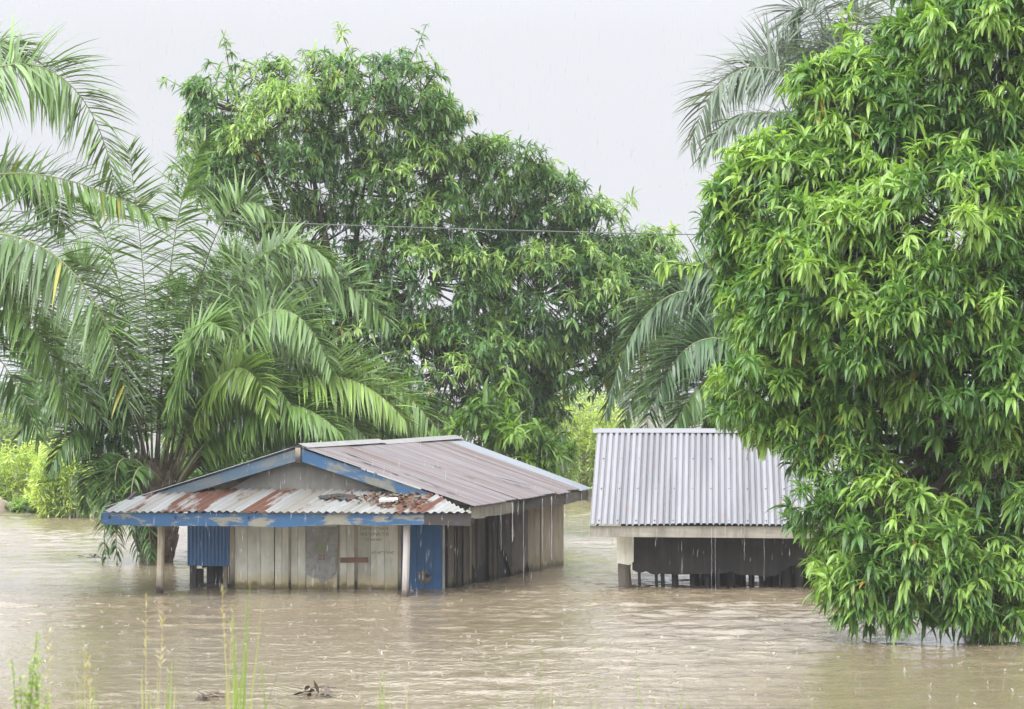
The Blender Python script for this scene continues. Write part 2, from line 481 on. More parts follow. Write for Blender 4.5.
Z = np.where(Yg > 160, -1.2 + np.clip((Yg - 420) / 200, 0, 1) * 3, Z)
nx, ny = len(xs), len(ys)
i, j = np.meshgrid(np.arange(ny - 1), np.arange(nx - 1), indexing='ij')
q = np.stack([i * nx + j, i * nx + j + 1, (i + 1) * nx + j + 1, (i + 1) * nx + j], -1).reshape(-1, 4)
tag(MB().add(np.stack([Xg, Yg, Z], -1), q).build('ground', M['soil'], smooth=True), kind='structure')
w = MB()
xa, xb, ya, yb = -24.0, 24.0, 24.0, 118.0
gx = np.linspace(xa, xb, 345); gy = np.concatenate([np.arange(ya, 60, .105), np.arange(60, yb, .16), [yb]])
WX, WY = np.meshgrid(gx, gy)
rw_ = np.random.default_rng(9)
def waves(n_, lmin, lmax, steep, sprd):
    out = np.zeros_like(WX)
    for k in range(n_):
        lam = math.exp(rw_.uniform(math.log(lmin), math.log(lmax)))
        an_ = rw_.normal(1.35, sprd); ph_ = rw_.uniform(0, 6.28)
        out += lam * steep / math.sqrt(n_) * np.sin((WX * math.cos(an_) + WY * math.sin(an_)) * 6.283 / lam + ph_)
    return out
amp = .75 + .45 * np.sin(WX * .17 + WY * .11 + 1) * np.sin(WX * .09 - WY * .14 + 2.2) + .25 * np.sin(WX * .41 + 1.3) * np.sin(WY * .33)
calm_ = 1 - .75 * np.exp(-((WX - 5.5) / 3.2) ** 2 - ((WY - 36.0) / 6.5) ** 2)     # sheltered water under the big mango
WZ = (waves(60, .25, .7, .026, .8) + waves(30, .8, 2.2, .012, .6)) * np.clip(amp, .3, 1.4) * calm_
edge = np.clip(np.minimum.reduce([WX - xa, xb - WX, WY - ya, yb - WY]) / 2.5, 0, 1)
WZ *= edge
nx, ny = len(gx), len(gy)
i, j = np.meshgrid(np.arange(ny - 1), np.arange(nx - 1), indexing='ij')
w.add(np.stack([WX, WY, WZ], -1), np.stack([i * nx + j, i * nx + j + 1, (i + 1) * nx + j + 1, (i + 1) * nx + j], -1).reshape(-1, 4))
for (x0, x1, y0, y1) in ((-2500, xa, 22, 3000), (xb, 2500, 22, 3000), (xa, xb, 22, ya), (xa, xb, yb, 3000)):
    w.add([(x0, y0, 0), (x1, y0, 0), (x1, y1, 0), (x0, y1, 0)], [[[0, 1, 2, 3]]])
tag(w.build('water', M['water'], smooth=True), kind='structure')

# ---------------------------------------------------------------- corrugated sheets and boards
def corrugated(mb, A, B, C, D, pitch=0.15, amp=0.02, nv=10, sheet=0, wob=0.0, st0=(0, 0), thick=True, seed=0, vmax=None, groove=False):
    """sheet over the quad A-B (lower edge) to D-C (upper edge); corrugations run from the lower to the upper edge"""
    A, B, C, D = [np.asarray(x, float) for x in (A, B, C, D)]
    Lu = np.linalg.norm(B - A); Lv = np.linalg.norm(D - A)
    nu = max(4, int(round(Lu / pitch)) * (14 if groove else 6))
    u = np.linspace(0, 1, nu + 1); v = np.linspace(0, 1, nv + 1)
    U, V = np.meshgrid(u, v)
    if vmax is not None: V = V * np.array([vmax(x) for x in u])[None]
    Pt = ((1 - U)[..., None] * (1 - V)[..., None] * A + U[..., None] * (1 - V)[..., None] * B
          + U[..., None] * V[..., None] * C + (1 - U)[..., None] * V[..., None] * D)
    n = unit(np.cross(B - A, D - A))
    if n[2] < 0: n = -n
    h = amp * np.sin(U * Lu / pitch * 2 * math.pi) if not groove else amp * (1 - 2.2 * np.abs(np.cos(U * Lu / pitch * math.pi)) ** 7)
    if groove: h = h + .007 * np.mod(U * Lu / .738 + .02, 1)       # each sheet laps over the next
    if wob:
        rr = np.random.default_rng(seed + 5)
        ph = rr.random(4) * 6.28
        h = h + wob * (np.sin(U * Lu * 1.1 + ph[0] + V * 2) + 0.7 * np.sin(U * Lu * 2.7 + ph[1]) * np.cos(V * 5 + ph[2]))
    Pt = Pt + h[..., None] * n
    st = np.stack([st0[0] + U * Lu, st0[1] + V * Lv, np.full_like(U, sheet) if not groove else np.floor(U * Lu / .738 + .02) * 3.7], -1).reshape(-1, 3)
    a = nu + 1
    i, j = np.meshgrid(np.arange(nv), np.arange(nu), indexing='ij')
    q = np.stack([i * a + j, i * a + j + 1, (i + 1) * a + j + 1, (i + 1) * a + j], -1).reshape(-1, 4)
    mb.add(Pt.reshape(-1, 3), q, st)
    return n

def board(mb, p0, p1, up, h, t, nrm, st_id=0.0, h1=None, n=1):
    """a board from p0 to p1 (its lower edge), height h along up, thickness t along nrm"""
    p0, p1, up, nrm = [np.asarray(x, float) for x in (p0, p1, up, nrm)]
    h1 = h if h1 is None else h1
    Lb = np.linalg.norm(p1 - p0)
    V = np.array([p0, p1, p1 + nrm * t, p0 + nrm * t, p0 + up * h, p1 + up * h1, p1 + up * h1 + nrm * t, p0 + up * h + nrm * t])
    st = np.array([(0, 0), (Lb, 0), (Lb, 0), (0, 0), (0, h), (Lb, h1), (Lb, h1), (0, h)])
    st = np.concatenate([st, np.full((8, 1), st_id)], 1)
    mb.add(V, [[[0, 3, 2, 1], [4, 5, 6, 7], [0, 1, 5, 4], [1, 2, 6, 5], [2, 3, 7, 6], [3, 0, 4, 7]]], st)
    return mb

def outline(mb, pts, nrm, t, st, sid=0.0):
    """a flat piece cut to an outline (counter-clockwise list of 3D points), given thickness t along nrm"""
    pts = np.asarray(pts, float); k = len(pts); nrm = np.asarray(nrm, float)
    V = np.concatenate([pts, pts - nrm * t])
    st = np.asarray(st, float)
    st3 = np.concatenate([np.concatenate([st, st]), np.full((2 * k, 1), sid)], 1)
    a = np.arange(k); bq = (a + 1) % k
    mb.add(V, [a[None], (a[::-1] + k)[None], np.stack([a, a + k, bq + k, bq], -1)], st3)
    return mb

# ---------------------------------------------------------------- the flooded wooden house
O = G(235, 587.5)
th_u, th_v = math.radians(7.5), math.radians(15.0)
U_ = np.array([math.cos(th_u), -math.sin(th_u), 0])       # along the front, to the right
V_ = np.array([math.sin(th_v), math.cos(th_v), 0])        # into the depth of the house
Zv = np.array([0, 0, 1.0])
NF = np.array([-math.sin(th_u), -math.cos(th_u), 0])      # outward normal of the front
NS = np.array([math.cos(th_v), -math.sin(th_v), 0])       # outward normal of the right side
def H(a, b, z): return O + a * U_ + b * V_ + z * Zv
def apx(px, b=0.0):
    """front coordinate a that is seen at pixel column px"""
    lo, hi = -6.0, 9.0
    for _ in range(40):
        mid = (lo + hi) / 2
        p = H(mid, b, 0.5)
        if p[0] / p[1] * FPX + CX < px: lo = mid
        else: hi = mid
    return lo
def zpy(a, b, py):
    D = H(a, b, 0)[1]
    return P(0, py, D)[2]

house = empty('flooded_house', O, 'low wooden house with blue peeling eaves and rusty tin roof standing deep in flood water', 'house')

aR = apx(447)           # the front right corner
aL = apx(189)
DEPTH = 8.25

# front wall of pale boards (behind them a dark frame sheet)
zt = 1.62
wall = MB()
edges = [(apx(234.5), apx(274.5)), (apx(275.3), apx(289.5)), (apx(290.3), apx(306)), (apx(306.6), apx(338)), (apx(338.6), apx(355.5)), (apx(357), apx(399))]
zb = [-1.1, -1.1, -1.1, -1.1, -1.1, -1.1]
for k, (a0, a1) in enumerate(edges):
    off = 0.012 * (k % 2)
    n = max(2, int((a1 - a0) / 0.32 + 0.5))
    for s_ in range(n):
        x0 = a0 + (a1 - a0) * s_ / n; x1 = a0 + (a1 - a0) * (s_ + 1) / n - 0.006
        board(wall, H(x0, 0, -1.1) + NF * off, H(x1, 0, -1.1) + NF * off, Zv, zt + 1.1, -0.03, NF, k * 1.7 + s_ * 0.15)
# st of the boards: x across, y = height above the water line
for s_ in wall.st:
    s_[:, 1] -= 1.1
    s_[:, 0] += s_[:, 2] * 0.37
wall.build('wall', M['board'], house)
# corner strip left of the boards and cover strips over the joints
strips = MB()
for px, wd in ((232.6, 0.045), (290, 0.02), (338.5, 0.02), (356.2, 0.03), (399.8, 0.035)):
    a = apx(px)
    board(strips, H(a - wd, 0, -1.1) + NF * 0.035, H(a + wd, 0, -1.1) + NF * 0.035, Zv, zt + 1.1, -0.03, NF, px)
for s_ in strips.st: s_[:, 1] -= 1.1
strips.build('cover_strip', M['post'], house)
# dark gaps: a dark backing wall inside
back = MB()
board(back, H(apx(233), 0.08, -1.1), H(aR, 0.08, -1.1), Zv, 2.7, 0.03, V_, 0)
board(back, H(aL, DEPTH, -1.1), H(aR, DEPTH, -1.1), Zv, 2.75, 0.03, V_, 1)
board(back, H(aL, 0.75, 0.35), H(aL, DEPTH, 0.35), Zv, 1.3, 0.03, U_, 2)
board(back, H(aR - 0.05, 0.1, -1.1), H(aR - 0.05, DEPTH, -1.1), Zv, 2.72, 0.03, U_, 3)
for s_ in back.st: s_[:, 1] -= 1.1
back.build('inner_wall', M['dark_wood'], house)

# blue tin shutter with the dark gap and posts beneath
sh = MB()
zs0, zs1 = zpy(aL, -0.02, 565.5), 1.60
corrugated(sh, H(apx(188), -0.02, zs0), H(apx(231.5), -0.02, zs0 - 0.01), H(apx(231.5), -0.02, zs1), H(apx(188), -0.02, zs1), 0.075, 0.008, 3)
tag(sh.build('shutter', M['blue_tin'], house, True), 'deep blue corrugated tin shutter')
stub = MB()
for px0, px1, z1, b_ in ((190, 196, 0.5, 0.06), (196, 203, 0.36, 0.25), (207, 214, 0.5, 0.3), (214, 223, 0.5, 0.55), (229, 231.6, 0.5, 0.03)):
    board(stub, H(apx(px0, b_), b_, -1.2), H(apx(px1, b_), b_, -1.2), Zv, z1 + 1.2, 0.06, V_, px0)
board(stub, H(apx(188), 0.12, 0.0), H(apx(232), 0.12, 0.0), Zv, 0.07, 0.05, V_, 9)
stub.build('stud', M['dark_wood'], house)
st2 = MB()
board(st2, H(apx(223.5, .1), 0.1, -1.2), H(apx(227.5, .1), 0.1, -1.2), Zv, 1.7, 0.05, V_, 2)
st2.build('stud', M['side_board_pale'], house)

# door, blue, at the right end of the front
dr = MB()
a0, a1 = apx(408.5), apx(442.5)
nd = 4
for k in range(nd):
    x0 = a0 + (a1 - a0) * k / nd; x1 = a0 + (a1 - a0) * (k + 1) / nd - 0.004
    board(dr, H(x0, -0.02, -1.1), H(x1, -0.02, -1.1), Zv, zt + 1.1, -0.03, NF, 0)
for s_ in dr.st: s_[:, 1] -= 1.1
for k, s_ in enumerate(dr.st): s_[:, 0] += k * (a1 - a0) / nd
door = dr.build('door', M['blue_door'], house)
dm = MB()
rr = np.random.default_rng(3)
ca, cz = (apx(417) + apx(433)) / 2, zpy(a0, 0, 577)
an = np.linspace(0, 2 * math.pi, 22, endpoint=False)
rad = 0.15 * (1 + .10 * np.sin(np.arange(22) * 1.7) + 0.13 * rr.normal(size=22))
pts = [H(ca + math.cos(t) * r_ * 0.85, -0.02, cz + math.sin(t) * r_) + NF * 0.037 for t, r_ in zip(an, rad)]
outline(dm, pts, NF, 0.004, [(math.cos(t) * .2, math.sin(t) * .2) for t in an])
tag(dm.build('worn_patch', M['grey_board'], door), 'bare grey worn patch low on the door')
dh = MB()
outline(dh, [H(ca + 0.06 + math.cos(t) * .05, -0.02, cz + .03 + math.sin(t) * .045) + NF * 0.042 for t in an], NF, 0.004, [(0, 0)] * 22)
dh.build('hole', M['dark_wood'], door)
dj = MB()
board(dj, H(apx(400.5), -0.01, -1.1), H(apx(404), -0.01, -1.1), Zv, zt + 1.1, -0.05, NF, 0)
dj.build('door_jamb', M['blue_door'], house)
dj = MB()
board(dj, H(apx(442.6), -0.01, -1.1), H(apx(445), -0.01, -1.1), Zv, zt + 1.1, -0.05, NF, 0)
dj.build('door_jamb', M['pale_post'], house)

# notice, red-brown batten, faint writing
nt_ = MB()
na = [(307.5, 527.5), (339.5, 527.5), (337.5, 552), (336.3, 574), (333, 575), (331, 578.5), (328, 577), (326.5, 583), (320.5, 581.5), (319.5, 578), (313.5, 577.5), (306, 573.5)]
pts, sts = [], []
for px, py in na[::-1]:
    a = apx(px, 0); z = zpy(a, 0, py)
    pts.append(H(a, 0, z) + NF * 0.052); sts.append((a, z))
outline(nt_, pts[::-1], NF, 0.006, sts[::-1])
notice = nt_.build('notice', M['paper'], house)
tag(notice, 'torn grey notice with a round seal and red figures')
ring = MB()
def ringpts(px, py, r1, r0, mb, k=20, off=0.056, squash=1.0, arc=(0, 6.283)):
    a = apx(px, 0); z = zpy(a, 0, py)
    t = np.linspace(arc[0], arc[1], k + 1)
    o_ = np.array([H(a + math.cos(x) * r1 * squash, 0, z + math.sin(x) * r1) + NF * off for x in t])
    i_ = np.array([H(a + math.cos(x) * r0 * squash, 0, z + math.sin(x) * r0) + NF * off for x in t])
    v = np.concatenate([o_, i_]); n = k + 1
    mb.add(v, np.array([[j_, j_ + 1, j_ + 1 + n, j_ + n] for j_ in range(k)]))
ringpts(322, 547, 0.13, 0.10, ring, squash=0.75)
ringpts(322, 548, 0.07, 0.0, ring, squash=0.8, off=0.0575)
ring.build('seal', M['seal_green'], notice)
fc = bpy.data.curves.new('figures', 'FONT'); fc.body = "03"; fc.size = 0.15; fc.align_x = 'CENTER'; fc.align_y = 'CENTER'; fc.extrude = 0.001
fo = bpy.data.objects.new('figures', fc)
a = apx(322.5); fo.location = H(a, 0, zpy(a, 0, 557.5)) + NF * 0.058
fo.rotation_euler = (math.pi / 2, 0, -th_u)
fm = bpy.data.meshes.new_from_object(fo); fm.materials.append(M['red_ink'])
fo2 = bpy.data.objects.new('figures', fm); fo2.location = fo.location; fo2.rotation_euler = fo.rotation_euler
bpy.data.objects.remove(fo); fo2.name = 'figures'
COL.objects.link(fo2); fo2.parent = notice
bt = MB()
a0, a1 = apx(341), apx(368.5); z0 = zpy(a0, 0, 562.5)
board(bt, H(a0, 0, z0) + NF * 0.03, H(a1, 0, z0 + 0.01) + NF * 0.03, Zv, 0.10, 0.03, NF, 3)
tag(bt.build('batten', M['rust_wood'], house), 'short red-brown batten nailed across the boards')
wr = MB()
rr = np.random.default_rng(5)
for (px0, px1, py, hgt) in ((360.5, 387, 528.5, 3.2), (361, 388, 534, 3.6), (366, 381, 539.5, 1.8), (372, 393, 552.5, 2.2)):
    px = px0
    while px < px1:
        kind = rr.integers(0, 4)
        w_ = 1.6 + rr.random()
        if kind == 0: seg = [((0, 0), (0, 1)), ((0, 1), (w_, 0.9))]
        elif kind == 1: seg = [((0, 0), (w_ / 2, 1)), ((w_ / 2, 1), (w_, 0)), ((w_ * .25, .4), (w_ * .75, .4))]
        elif kind == 2: seg = [((0, 1), (w_ * .6, 1)), ((w_ * .3, 1), (w_ * .3, 0))]
        else: seg = [((0, 0), (0, 1)), ((0, .5), (w_, .5)), ((w_, 0), (w_, 1))]
        for (q0, q1) in seg:
            e0 = apx(px + q0[0]); e1 = apx(px + q1[0])
            A_ = H(e0, 0, zpy(e0, 0, py + hgt / 2 - q0[1] * hgt)) + NF * 0.047
            B_ = H(e1, 0, zpy(e1, 0, py + hgt / 2 - q1[1] * hgt)) + NF * 0.047
            t_ = unit(B_ - A_); s2 = np.cross(t_, NF) * 0.005
            wr.add([A_ - s2, B_ - s2, B_ + s2, A_ + s2], [[[0, 1, 2, 3]]])
        px += w_ + 0.8
wr.build('lettering', M['pencil'], house)

# right side wall: ragged boards in front of the dark inner wall
side_specs = [  # b0, b1, lower end (metres above water, list across), material
    (0.02, 0.35, [0.05, -0.2, -0.25, 0.25, 0.0], 'side_board'),
    (0.95, 1.28, [-1, -1], 'side_board'),
    (1.32, 1.42, [-1, -1], 'side_board_pale'),
    (1.50, 2.40, [0.45, 0.30, 0.22, 0.36, 0.34, 0.5], 'side_board'),
    (1.75, 1.85, [-1, -1], 'dark_wood'),
    (2.62, 2.80, [-1, -1], 'side_board_dark'),
    (0.42, 0.50, [-1, -1], 'side_board_dark'),
    (0.58, 0.80, [-1, -1], 'side_board_dark'),
    (2.95, 3.12, [-1, -1], 'side_board'),
    (3.25, 3.40, [-1, -1], 'dark_wood'),
    (3.30, 4.15, [0.70, 0.62, 0.60, 0.40, 0.12], 'side_board'),
    (4.15, 5.40, [0.05, -0.05, 0.1, 0.05, 0.25], 'side_board'),
    (5.42, 6.4, [0.4, -1, -1], 'side_board_pale'),
    (6.42, DEPTH, [-1, -1, -1], 'side_board_pale'),
]
for k, (b0, b1, low, mt) in enumerate(side_specs):
    b0, b1 = b0 * DEPTH / 7.2, b1 * DEPTH / 7.2
    mb = MB()
    off = 0.03 + 0.012 * (k % 3)
    q = [(bb, lw) for bb, lw in zip(np.linspace(b0, b1, len(low)), low)] + [(b1, 1.72), (b0, 1.72)]
    outline(mb, [H(aR, x, z) + NS * off for x, z in q], NS, 0.02, q, k * 1.3)
    mb.build('side_board', M[mt], house)

# gable wall above the porch roof
APEX = P(298, 447, 0.0) if False else None
def Hd(px, py, b):
    """point seen at pixel, on the vertical plane b of the house"""
    a = apx(px, b)
    return H(a, b, zpy(a, b, py))
gb = MB()
q = [(200, 505), (470, 505), (298, 452)]
bG = -1.25                                       # the gable infill stands forward of the wall, over the porch
outline(gb, [Hd(px, py, bG) for px, py in q][::-1], -NF, 0.02, [(apx(px, bG), zpy(0, bG, py)) for px, py in q][::-1])
gb.build('gable', M['grey_board'], house)

# main roof
bF = -1.55                                       # the main roof runs forward over the porch
A0 = Hd(298, 446, bF)                            # ridge, front
E0 = Hd(474, 506, bF - 0.1)                      # right eave, front
W0 = Hd(102, 508, bF - 0.1)                      # left eave, front
A1 = P(456, 438, 69.5); A1[2] = A0[2] + .02
E1 = P(591, 489, 69.0); E1[2] = E0[2] + .02
W1 = W0 + (A1 - A0)
ns = 9                                           # tin sheets across the right slope, each with its own tone
for grp, ks in (('tin_rose', range(0, ns - 1)), ('tin_grey', range(ns - 1, ns))):
    rf = MB()
    for k in ks:
        f0, f1 = k / ns, (k + 1) / ns + (0.012 if k < ns - 1 else 0)
        ea, eb = E0 + (E1 - E0) * f0, E0 + (E1 - E0) * f1
        ra, rb = A0 + (A1 - A0) * f0, A0 + (A1 - A0) * f1
        lift = Zv * 0.012 * (k % 2)
        ext = unit(E0 - A0) * (0.05 * math.sin(k * 2.4))
        corrugated(rf, ea + lift + ext, eb + lift + ext * 0.6, rb + lift, ra + lift, 0.15, 0.014, 12, k * 2.3, 0.006, (k * 0.9, 0), seed=k)
    o = rf.build('roof', M[grp], house, True)
    tag(o, 'faded rose brown tin slope' if grp == 'tin_rose' else 'pale grey tin sheet at the far edge')
rf = MB()
corrugated(rf, W0, W1, A1, A0, 0.15, 0.014, 8, 1, 0.005)
rf.build('roof', M['tin_grey'], house, True)
# lifted seams and holes in the old tin
sm = MB()
for (px0, py0, px1, py1) in ((399, 472, 458, 496), (462, 476, 476, 480.5), (430, 465.5, 441, 469), (488, 476, 530, 487), (352, 459, 398, 476), (340, 452, 372, 464)):
    def on_roof(px, py):
        x, y = (px - CX) / FPX, (CY - py) / FPX
        d = np.array([x, cp - y * sp, sp + y * cp]); o_ = np.array([0, 0, CAMZ])
        n = unit(np.cross(E0 - A0, A1 - A0)); n = n if n[2] > 0 else -n
        t = np.dot(A0 - o_, n) / np.dot(d, n)
        return o_ + d * t + n * 0.024, n
    (p0, n), (p1, _) = on_roof(px0, py0), on_roof(px1, py1)
    s2 = np.cross(unit(p1 - p0), n) * 0.028
    sm = MB()
    sm.add([p0 - s2 * 0.3, p1 - s2, p1 + s2, p0 + s2 * 0.3, (p0 + p1) / 2 + n * 0.012], [[[0, 1, 4], [1, 2, 4], [2, 3, 4], [3, 0, 4]]])
    sm.build('seam', M['dark_wood'], house)
# ridge cap: bent tin strips, curling
rc = MB()
for f0, f1, lift in ((0.0, 0.47, 0.03), (0.45, 0.72, 0.015), (0.7, 1.0, 0.035)):
    r0 = A0 + (A1 - A0) * f0 + Zv * lift; r1 = A0 + (A1 - A0) * f1 + Zv * (lift + 0.02)
    dl, dr_ = unit(W0 - A0) * 0.2, unit(E0 - A0) * 0.2
    rc.add([r0 + dl, r1 + dl, r1 + Zv * .02, r0 + Zv * .02, r0 + dr_, r1 + dr_], [[[0, 1, 2, 3], [3, 2, 5, 4]]],
           [(0, 0, 0), (3, 0, 0), (3, .2, 0), (0, .2, 0), (0, .4, 0), (3, .4, 0)])
rc.build('ridge_cap', M['tin_cap'], house)
# barge boards under the front edge of the roof
for (p, q, mt, lab, hh) in ((W0, A0, 'peel_grey', 'worn grey-blue barge board of the long side', 0.24), (E0, A0, 'peel_barge', 'peeling blue and cream barge board', 0.25)):
    bg_ = MB()
    lo, hi = p - Zv * 0.05 + V_ * 0.06, q - Zv * 0.04 + V_ * 0.06
    if mt == 'peel_barge': lo = lo + (hi - lo) * .17
    nseg = 6
    for k in range(nseg):
        f0, f1 = k / nseg, (k + 1) / nseg
        p0, p1 = lo + (hi - lo) * f0, lo + (hi - lo) * f1
        hfun = (lambda f: hh * (.12 + 3.2 * f if f < .24 else .86 + .14 * f)) if mt == 'peel_barge' else (lambda f: hh * (.75 + .25 * f))
        h0, h1 = hfun(f0), hfun(f1)
        L0 = np.linalg.norm(hi - lo)
        V4 = [p0 - Zv * h0, p1 - Zv * h1, p1 - Zv * h1 + V_ * .03, p0 - Zv * h0 + V_ * .03, p0, p1, p1 + V_ * .03, p0 + V_ * .03]
        stv = [(L0 * f0, 0, 1), (L0 * f1, 0, 1), (L0 * f1, 0, 1), (L0 * f0, 0, 1), (L0 * f0, hh, 1), (L0 * f1, hh, 1), (L0 * f1, hh, 1), (L0 * f0, hh, 1)]
        bg_.add(V4, [[[0, 3, 2, 1], [4, 5, 6, 7], [0, 1, 5, 4], [1, 2, 6, 5], [2, 3, 7, 6], [3, 0, 4, 7]]], stv)
    tag(bg_.build('barge_board', M[mt], house), lab)
kp = MB()
board(kp, A0 + V_ * 0.04 - U_ * 0.05 - Zv * 0.33, A0 + V_ * 0.04 + U_ * 0.05 - Zv * 0.33, Zv, 0.30, 0.05, -V_, 0)
kp.build('apex_board', M['post'], house)
# eave board along the right side
eb_ = MB()
nseg = 9
rr = np.random.default_rng(8)
for k in range(nseg):
    f0, f1 = k / nseg, (k + 1) / nseg
    p0 = E0 + (E1 - E0) * f0 - unit(E0 - A0) * 0.08 - Zv * 0.06; p1 = E0 + (E1 - E0) * f1 - unit(E0 - A0) * 0.08 - Zv * 0.06
    h0 = 0.20 + 0.05 * rr.random(); h1 = 0.20 + 0.05 * rr.random()
    if k == 3:
        eb_.build('eave_board', M['side_fascia'], house); eb_ = MB()
    outline(eb_, [p0 - Zv * h0, p1 - Zv * h1, p1, p0], NS, 0.03, [(f0 * 11, 0), (f1 * 11, 0), (f1 * 11, .2), (f0 * 11, .2)], 2 if k not in (3, 4) else 9)
eb_.build('eave_board', M['side_fascia_dark'], house)
# rear barge board end sticking out at the back eave
eb_ = MB()
p0 = E1 - Zv * 0.05
board(eb_, p0 - Zv * 0.26 - U_ * 0.7 + Zv * 0.2, p0 - Zv * 0.26, Zv, 0.22, 0.03, V_, 4)
eb_.build('barge_board', M['fascia_wood'], house)

# porch roof (lean-to) with its painted fascia
bP = -2.7
pf = MB()
LA, LB = Hd(104, 511.5, bP), Hd(470, 512.5, bP)
topz = Hd(330, 489, bG)[2]
RA = LA + V_ * 1.45 + U_ * .25; RA[2] = topz
RB = LB + V_ * 1.45 + U_ * .25; RB[2] = topz
nR = unit(np.cross(E0 - A0, A1 - A0)); nR = nR if nR[2] > 0 else -nR
nL = unit(np.cross(W0 - A0, A1 - A0)); nL = nL if nL[2] > 0 else -nL
eL = unit((E1 - E0) * [1, 1, 0]); eN = np.array([eL[1], -eL[0], 0])
def porch_end(u):
    """how far up its slope the porch tin runs before it meets the main roof"""
    for v in np.linspace(0, 1, 60):
        p = (1 - u) * (1 - v) * LA + u * (1 - v) * LB + u * v * RB + (1 - u) * v * RA
        zr = A0[2] - (nR[0] * (p[0] - A0[0]) + nR[1] * (p[1] - A0[1])) / nR[2]
        zr = min(zr, A0[2] - (nL[0] * (p[0] - A0[0]) + nL[1] * (p[1] - A0[1])) / nL[2])
        if v > .02 and (p[2] > zr - .03 or np.dot(p - E0, eN) > .12 and v > .25): return max(v, .06)
    return 1.0
corrugated(pf, LA, LB, RB, RA, 0.15, 0.020, 8, 0, 0.006, vmax=porch_end)
pr = tag(pf.build('porch_roof', M['tin_rusty'], house, True), 'low porch roof of silver tin streaked with rust')
# torn dark hole and a loose pale scrap on the porch roof
n = unit(np.cross(LB - LA, RA - LA)); n = n if n[2] > 0 else -n
def on_porch(px, py, off):
    x, y = (px - CX) / FPX, (CY - py) / FPX
    d = np.array([x, cp - y * sp, sp + y * cp]); o_ = np.array([0, 0, CAMZ])
    t = np.dot(LA - o_, n) / np.dot(d, n)
    return o_ + d * t + n * off
hb = MB()
rr = np.random.default_rng(4)
for (cx_, cy_, rx, ry) in ((325, 498, 7, 1.8), (338, 496.5, 10, 1.6), (352, 497.5, 7, 1.6), (344, 499.5, 8, 1.2)):
    an = np.linspace(0, 2 * math.pi, 14, endpoint=False)
    rd = 1 + 0.35 * rr.normal(size=14) * 0.6
    outline(hb, [on_porch(cx_ + rx * r_ * math.cos(t), cy_ - ry * r_ * math.sin(t), 0.032) for t, r_ in zip(an, rd)], n, 0.006, [(math.cos(t), math.sin(t)) for t in an], cx_)
hb.build('tear', M['dark_wood'], pr)
# heap of rotting rust-red leaves and scrap where the roofs meet
hp = MB()
k = 190
px = rr.normal(392, 17, k); py = 500.5 + rr.normal(0, 1, k) * 3.6 - np.abs(px - 385) * 0.03
bs = np.array([on_porch(np.clip(x, 352, 432), np.clip(y, 494, 507), 0.025 + 0.025 * rr.random()) for x, y in zip(px, py)])
cols = np.array([(0.13, 0.045, 0.018), (0.09, 0.04, 0.022), (0.19, 0.14, 0.095), (0.06, 0.04, 0.028)])[rr.integers(0, 4, k)]
hp.leaves(bs, rr.normal(size=(k, 3)) * [1, 1, 0.25], 0.12 + 0.1 * rr.random(k), 0.07, 0.5, cols, 2, 0.0, 1.0)
tag(hp.build('leaf_litter', M['grass_leaf'], pr), 'rust-red dead leaves heaped on the porch roof', kind='stuff')
sc_ = MB()
sc_.hexa([on_porch(379, 504.6, .05), on_porch(398, 504.3, .05), on_porch(398, 502.6, .05), on_porch(381, 502.6, .05)],
         [on_porch(379, 504.6, .10), on_porch(398, 504.3, .10), on_porch(398, 502.6, .10), on_porch(381, 502.6, .10)])
sc_.build('loose_scrap', M['pale_plastic'], pr)
# fascia, blue with flaking paint, in a few pieces
fz = MB()
segs = np.linspace(0, 1, 9)
rr = np.random.default_rng(12)
fl, fr = LA - Zv * 0.03 - U_ * 0.08 + V_ * 0.08, LB - Zv * 0.03 + V_ * 0.08
Lf = np.linalg.norm(fr - fl)
hs = 0.235 + 0.02 * rr.normal(size=9); hs[0] = 0.22
fw, fbk = [], []
for k in range(8):
    p0, p1 = fl + (fr - fl) * segs[k], fl + (fr - fl) * segs[k + 1]
    tgt = fz if k < 6 else None
    q = [p0 - Zv * hs[k], p1 - Zv * hs[k + 1], p1, p0]
    stq = [(Lf * segs[k], 0), (Lf * segs[k + 1], 0), (Lf * segs[k + 1], .24), (Lf * segs[k], .24)]
    if k < 7: outline(fz, q, NF, 0.03, stq, 3)
    else: fbk.append((q, stq))
tag(fz.build('fascia_board', M['peel_blue'], house), 'bright blue fascia board with flaking cream patches')
fz = MB()
for q, stq in fbk: outline(fz, q, NF, 0.03, stq, 6)
M['fascia_brown'] = peel_mat('bare_brown_fascia', (0.016, 0.045, 0.10), (0.030, 0.022, 0.017), 0.36, 0.44)
tag(fz.build('fascia_board', M['fascia_brown'], house), 'bare brown end of the fascia board')
fe = MB()      # short return board at the left end
outline(fe, [fl - Zv * .22, fl + V_ * 0.8 - Zv * .2, fl + V_ * 0.8, fl], -U_, 0.03, [(0, 0), (.8, 0), (.8, .22), (0, .22)], 7)
fe.build('fascia_board', M['peel_blue'], house)
